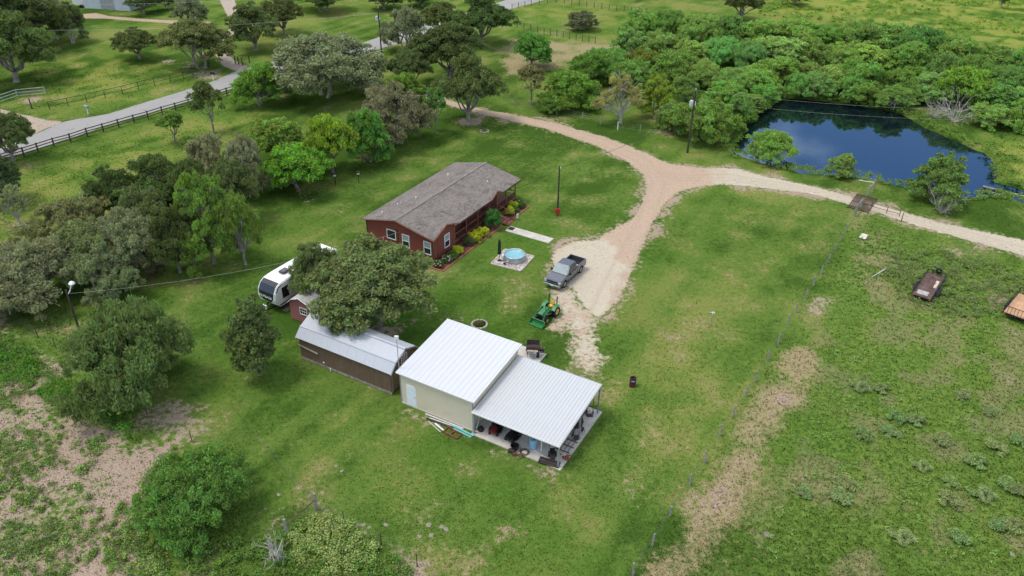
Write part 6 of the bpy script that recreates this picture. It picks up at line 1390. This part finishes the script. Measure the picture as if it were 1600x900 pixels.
# ================================================================== WEEDS AND GRASS
def tuft_mesh(name, P, hgt, wid, nb, mat, attrs_from=True, color=None, z=None, lean=.6, label=None, cat=None):
    rg = np.random.default_rng(len(P)); n = len(P); idx = np.repeat(np.arange(n), nb); m = len(idx)
    a = rg.random(m)*2*math.pi; h = hgt[idx]*(.55+.7*rg.random(m)); w2 = wid[idx]*(.6+.6*rg.random(m))
    base = P[idx]+np.stack([np.cos(a), np.sin(a)], 1)*(w2*.5*rg.random(m))[:, None]
    zz = np.zeros(m) if z is None else z[idx]; ln = h*lean*(.3+rg.random(m))
    ca_, sa_ = np.cos(a), np.sin(a)
    b0 = np.column_stack([base[:, 0]-sa_*w2*.3, base[:, 1]+ca_*w2*.3, zz-.01]); b1 = np.column_stack([base[:, 0]+sa_*w2*.3, base[:, 1]-ca_*w2*.3, zz-.01])
    tp = np.column_stack([base[:, 0]+ca_*ln, base[:, 1]+sa_*ln, zz+h])
    V = np.stack([b0, b1, tp], 1).reshape(-1, 3); Fc = np.arange(m*3).reshape(-1, 3); at = {}
    if attrs_from: A_, B_ = masks(P); N_ = noises(P); at = {'maskA': np.repeat(A_[idx], 3, 0), 'maskB': np.repeat(B_[idx], 3, 0), 'noiseC': np.repeat(N_[idx], 3, 0)}
    else: at = {'tint': np.repeat(rg.random(n)[idx], 3)}
    o_ = npmesh(name, V, Fc, mat, at, smooth=True); tag(o_, label, cat, kind='stuff')
    nn_ = np.repeat(np.column_stack([rg.normal(size=(m, 2))*.22, np.ones(m)]), 3, 0); nn_ /= np.linalg.norm(nn_, axis=1)[:, None]; o_.data.normals_split_custom_set(nn_.tolist())
    if color: o_.color = (*color, 1)
    return o_
def avoid(P):
    ok = np.ones(len(P), bool)
    for poly, mg in ((S2L(drive_main), -.9), (S2L(drive_lane), -.9), (S2L(road), .1), (POND, .3)): ok &= sdist(P, poly) < -mg
    def rect(o0, ang, x0, x1, y0, y1):
        c_, s_ = math.cos(ang), math.sin(ang); d = P-np.array([o0[0], o0[1]]); x = d[:, 0]*c_+d[:, 1]*s_; y = -d[:, 0]*s_+d[:, 1]*c_
        return ~((x > x0) & (x < x1) & (y > y0) & (y < y1))
    ok &= rect(WS0, WSA, -.1, 15.6, -.45, 7.7) & rect(WS0, WSA, 2.5, 7.7, 7.6, 12.5) & rect(SH0, SHA, -.1, 10.6, -.1, 4.2) & rect(HO, HA, .2, 11.9, -.8, 18.7) & rect(HO, HA, 12.4, 18.5, 11.0, 12.5) & rect((pm[0], pm[1]), pa, -1.9, 1.9, -1.9, 1.9)
    return ok
def scatter(n, x0, x1, y0, y1, seed):
    rg = np.random.default_rng(seed); return np.column_stack([x0+(x1-x0)*rg.random(n), y0+(y1-y0)*rg.random(n)])
# mown lawn and pasture blades, denser near the camera
Pl = []
rgx = np.random.default_rng(77); n_ = 150000
px = rgx.random(n_)*1720-60; py = rgx.random(n_)**.8*900+20
dirs = C_F[None]*F_PX+C_R[None]*(px-800)[:, None]-C_U[None]*(py-450)[:, None]; tt = -CAM_H/dirs[:, 2]
Pl = np.column_stack([dirs[:, 0]*tt, dirs[:, 1]*tt]); Pl = Pl[(Pl[:, 1] < 150)]; Pl = Pl[avoid(Pl)]
A_, B_ = masks(Pl); edge = np.maximum(sdist(Pl, S2L(drive_main)), sdist(Pl, S2L(drive_lane))); keep = (np.random.default_rng(5).random(len(Pl)) > A_[:, 0]*.75) & (np.random.default_rng(6).random(len(Pl)) > smooth(-.5, .7, edge)); Pl = Pl[keep]; A_ = A_[keep]; B_ = B_[keep]
hg_ = .05+.07*B_[:, 1]+.10*A_[:, 1]+.08*B_[:, 0]; dd = np.hypot(Pl[:, 0], Pl[:, 1]); hg_ = hg_*(.8+.006*dd)
tuft_mesh('grass', Pl, hg_, .10+.0012*dd, 2, GROUND, label='short green grass covering the lawns and pastures', cat='grass')
# weedy field, lower left
Pw = np.concatenate([scatter(13000, -60, -10, 30, 75, 3)]); pw_poly = S2L([(-100, 500), (0, 512), (110, 605), (200, 662), (275, 695), (262, 770), (250, 850), (300, 960), (-200, 960)])
d_ = sdist(Pw, pw_poly); nz_ = fbm(Pw[:, 0]*.13, Pw[:, 1]*.13, 3)+.25*(fbm(Pw[:, 0]*.7, Pw[:, 1]*.7, 2)-.5); Pw = Pw[(d_ > 0) & (nz_ > .495)]; Pw = Pw[:5000]
def leafy(name, P, rad, per, size, color, label, cat, hz=.5, elong=2.2, updir=.6):
    rg = np.random.default_rng(len(P)+5); r_ = rad*(.5+.9*rg.random(len(P))); cen = np.column_stack([P, r_*hz])
    V, ti = leaves(rg, cen, r_, per, size, hz*1.2, elong, updir, .8); V[:, 2] = np.maximum(V[:, 2], .01)
    o_ = npmesh(name, V, np.arange(len(V)).reshape(-1, 4), LEAF, {'tint': ti}); o_.color = (*color, 1); tag(o_, label, cat, kind='stuff'); return o_
rgw = np.random.default_rng(8); sel = rgw.random(len(Pw))
leafy('weeds', Pw[sel < .5], .28, 34, .085, (.105, .145, .058), 'pale green leafy weeds over the bare field', 'weeds'); leafy('weeds', Pw[sel >= .5], .34, 44, .09, (.050, .085, .028), 'darker green weeds over the bare field', 'weeds')
Py = Pw[::9]+.2; leafy('wildflowers', Py[:120], .10, 10, .05, (.38, .30, .02), 'tiny yellow flowers among the field weeds', 'flowers', .8)
# dense green strip along the track and corner growth
Ps = scatter(6000, -60, -5, 30, 72, 9); gsp = S2L([(0, 525), (40, 540), (90, 590), (130, 620), (180, 640), (215, 690), (165, 670), (100, 640), (40, 600), (0, 600), (-40, 560)])
Ps = Ps[(sdist(Ps, gsp) > 0)]; Ps = Ps[:420]; leafy('tall_weeds', Ps, .55, 70, .10, (.035, .090, .016), 'dense dark green weeds along the field track', 'weeds', .6)
Pc = scatter(9000, -25, 5, 30, 50, 10); cpl = S2L([(330, 850), (420, 838), (470, 808), (540, 820), (600, 855), (640, 890), (660, 940), (250, 960)])
Pc = Pc[(sdist(Pc, cpl) > 0)]; sel = np.random.default_rng(3).random(len(Pc)); leafy('corner_weeds', Pc[sel < .22][:420], .42, 70, .095, (.050, .090, .024), 'rank green growth in the foreground fence corner', 'weeds', .6)
cpl2 = S2L([(478, 818), (505, 808), (540, 825), (570, 850), (592, 868), (580, 890), (520, 900), (470, 880), (460, 845)])
fl = Pc[sdist(Pc, cpl2) > -.2]; leafy('flowering_shrub_patch', fl[:150], .36, 70, .08, (.118, .148, .064), 'pale flowering bushes behind the foreground fence corner', 'shrubs', .9)
# pond rim growth
Pr = scatter(16000, 25, 110, 84, 160, 13); d_ = sdist(Pr, POND); Pr = Pr[(d_ < .0) & (d_ > -2.6)]; zr_ = ground_z(Pr)
o_ = leafy('bank_growth', Pr[:1500], .38, 34, .11, (.062, .105, .026), 'rank green growth along the pond bank', 'weeds', .7)
# silvery weeds on the right pasture: each clump its own thing for the large ones
WC = [(1388, 675), (1398, 655), (1440, 730), (1485, 755), (1482, 785), (1535, 775), (1570, 760), (1580, 825), (1560, 825), (1312, 780), (1318, 755), (1258, 772), (1350, 682), (1525, 725), (1555, 700), (1590, 690), (1430, 660), (1410, 840), (1498, 845), (1590, 770), (1545, 645), (1470, 690), (1375, 610), (1345, 607), (1505, 620)]
for i, (x, y) in enumerate(WC):
    g = np.random.default_rng(i); place_tree('weed', site(x, y), .8+.4*g.random(), .5+.25*g.random(), 'silvery green weed clump in the right pasture', cat='weed', group='weed clumps of the right pasture', color=(.088+.02*g.random(), .132, .066), name='weed_clump')
Pt = scatter(5000, 30, 75, 50, 95, 21); tp_ = S2L([(1400, 400), (1470, 400), (1600, 430), (1640, 470), (1560, 480), (1500, 490), (1430, 475), (1400, 440)]); Pt = Pt[sdist(Pt, tp_) > -1]; leafy('trailer_weeds', Pt[:420], .40, 40, .10, (.072, .098, .044), 'silvery weeds around the two trailers', 'weeds', .6)
Pq = scatter(7000, 5, 70, 34, 95, 31); q_ = S2L([(1345, 345), (1600, 425), (1700, 460), (1700, 960), (1150, 960), (1260, 640), (1300, 470)]); Pq = Pq[(sdist(Pq, q_) > 0) & (fbm(Pq[:, 0]*.25, Pq[:, 1]*.25, 3) > .5)]; leafy('pasture_weeds', Pq[:900], .22, 22, .075, (.082, .130, .042), 'low green weeds over the right pasture', 'weeds', .5)
Pm = scatter(5200, 30, 190, 165, 290, 41); mpx = S2L([(1180, -30), (1700, -30), (1700, 110), (1480, 60), (1300, 34), (1180, 24)]); Pm = Pm[(sdist(Pm, mpx) > 0) & (fbm(Pm[:, 0]*.06, Pm[:, 1]*.06, 3) > .5)]; leafy('meadow_brush', Pm[:900], .6, 20, .22, (.075, .125, .024), 'low green brush dotted over the yellow meadow', 'weeds', .5)
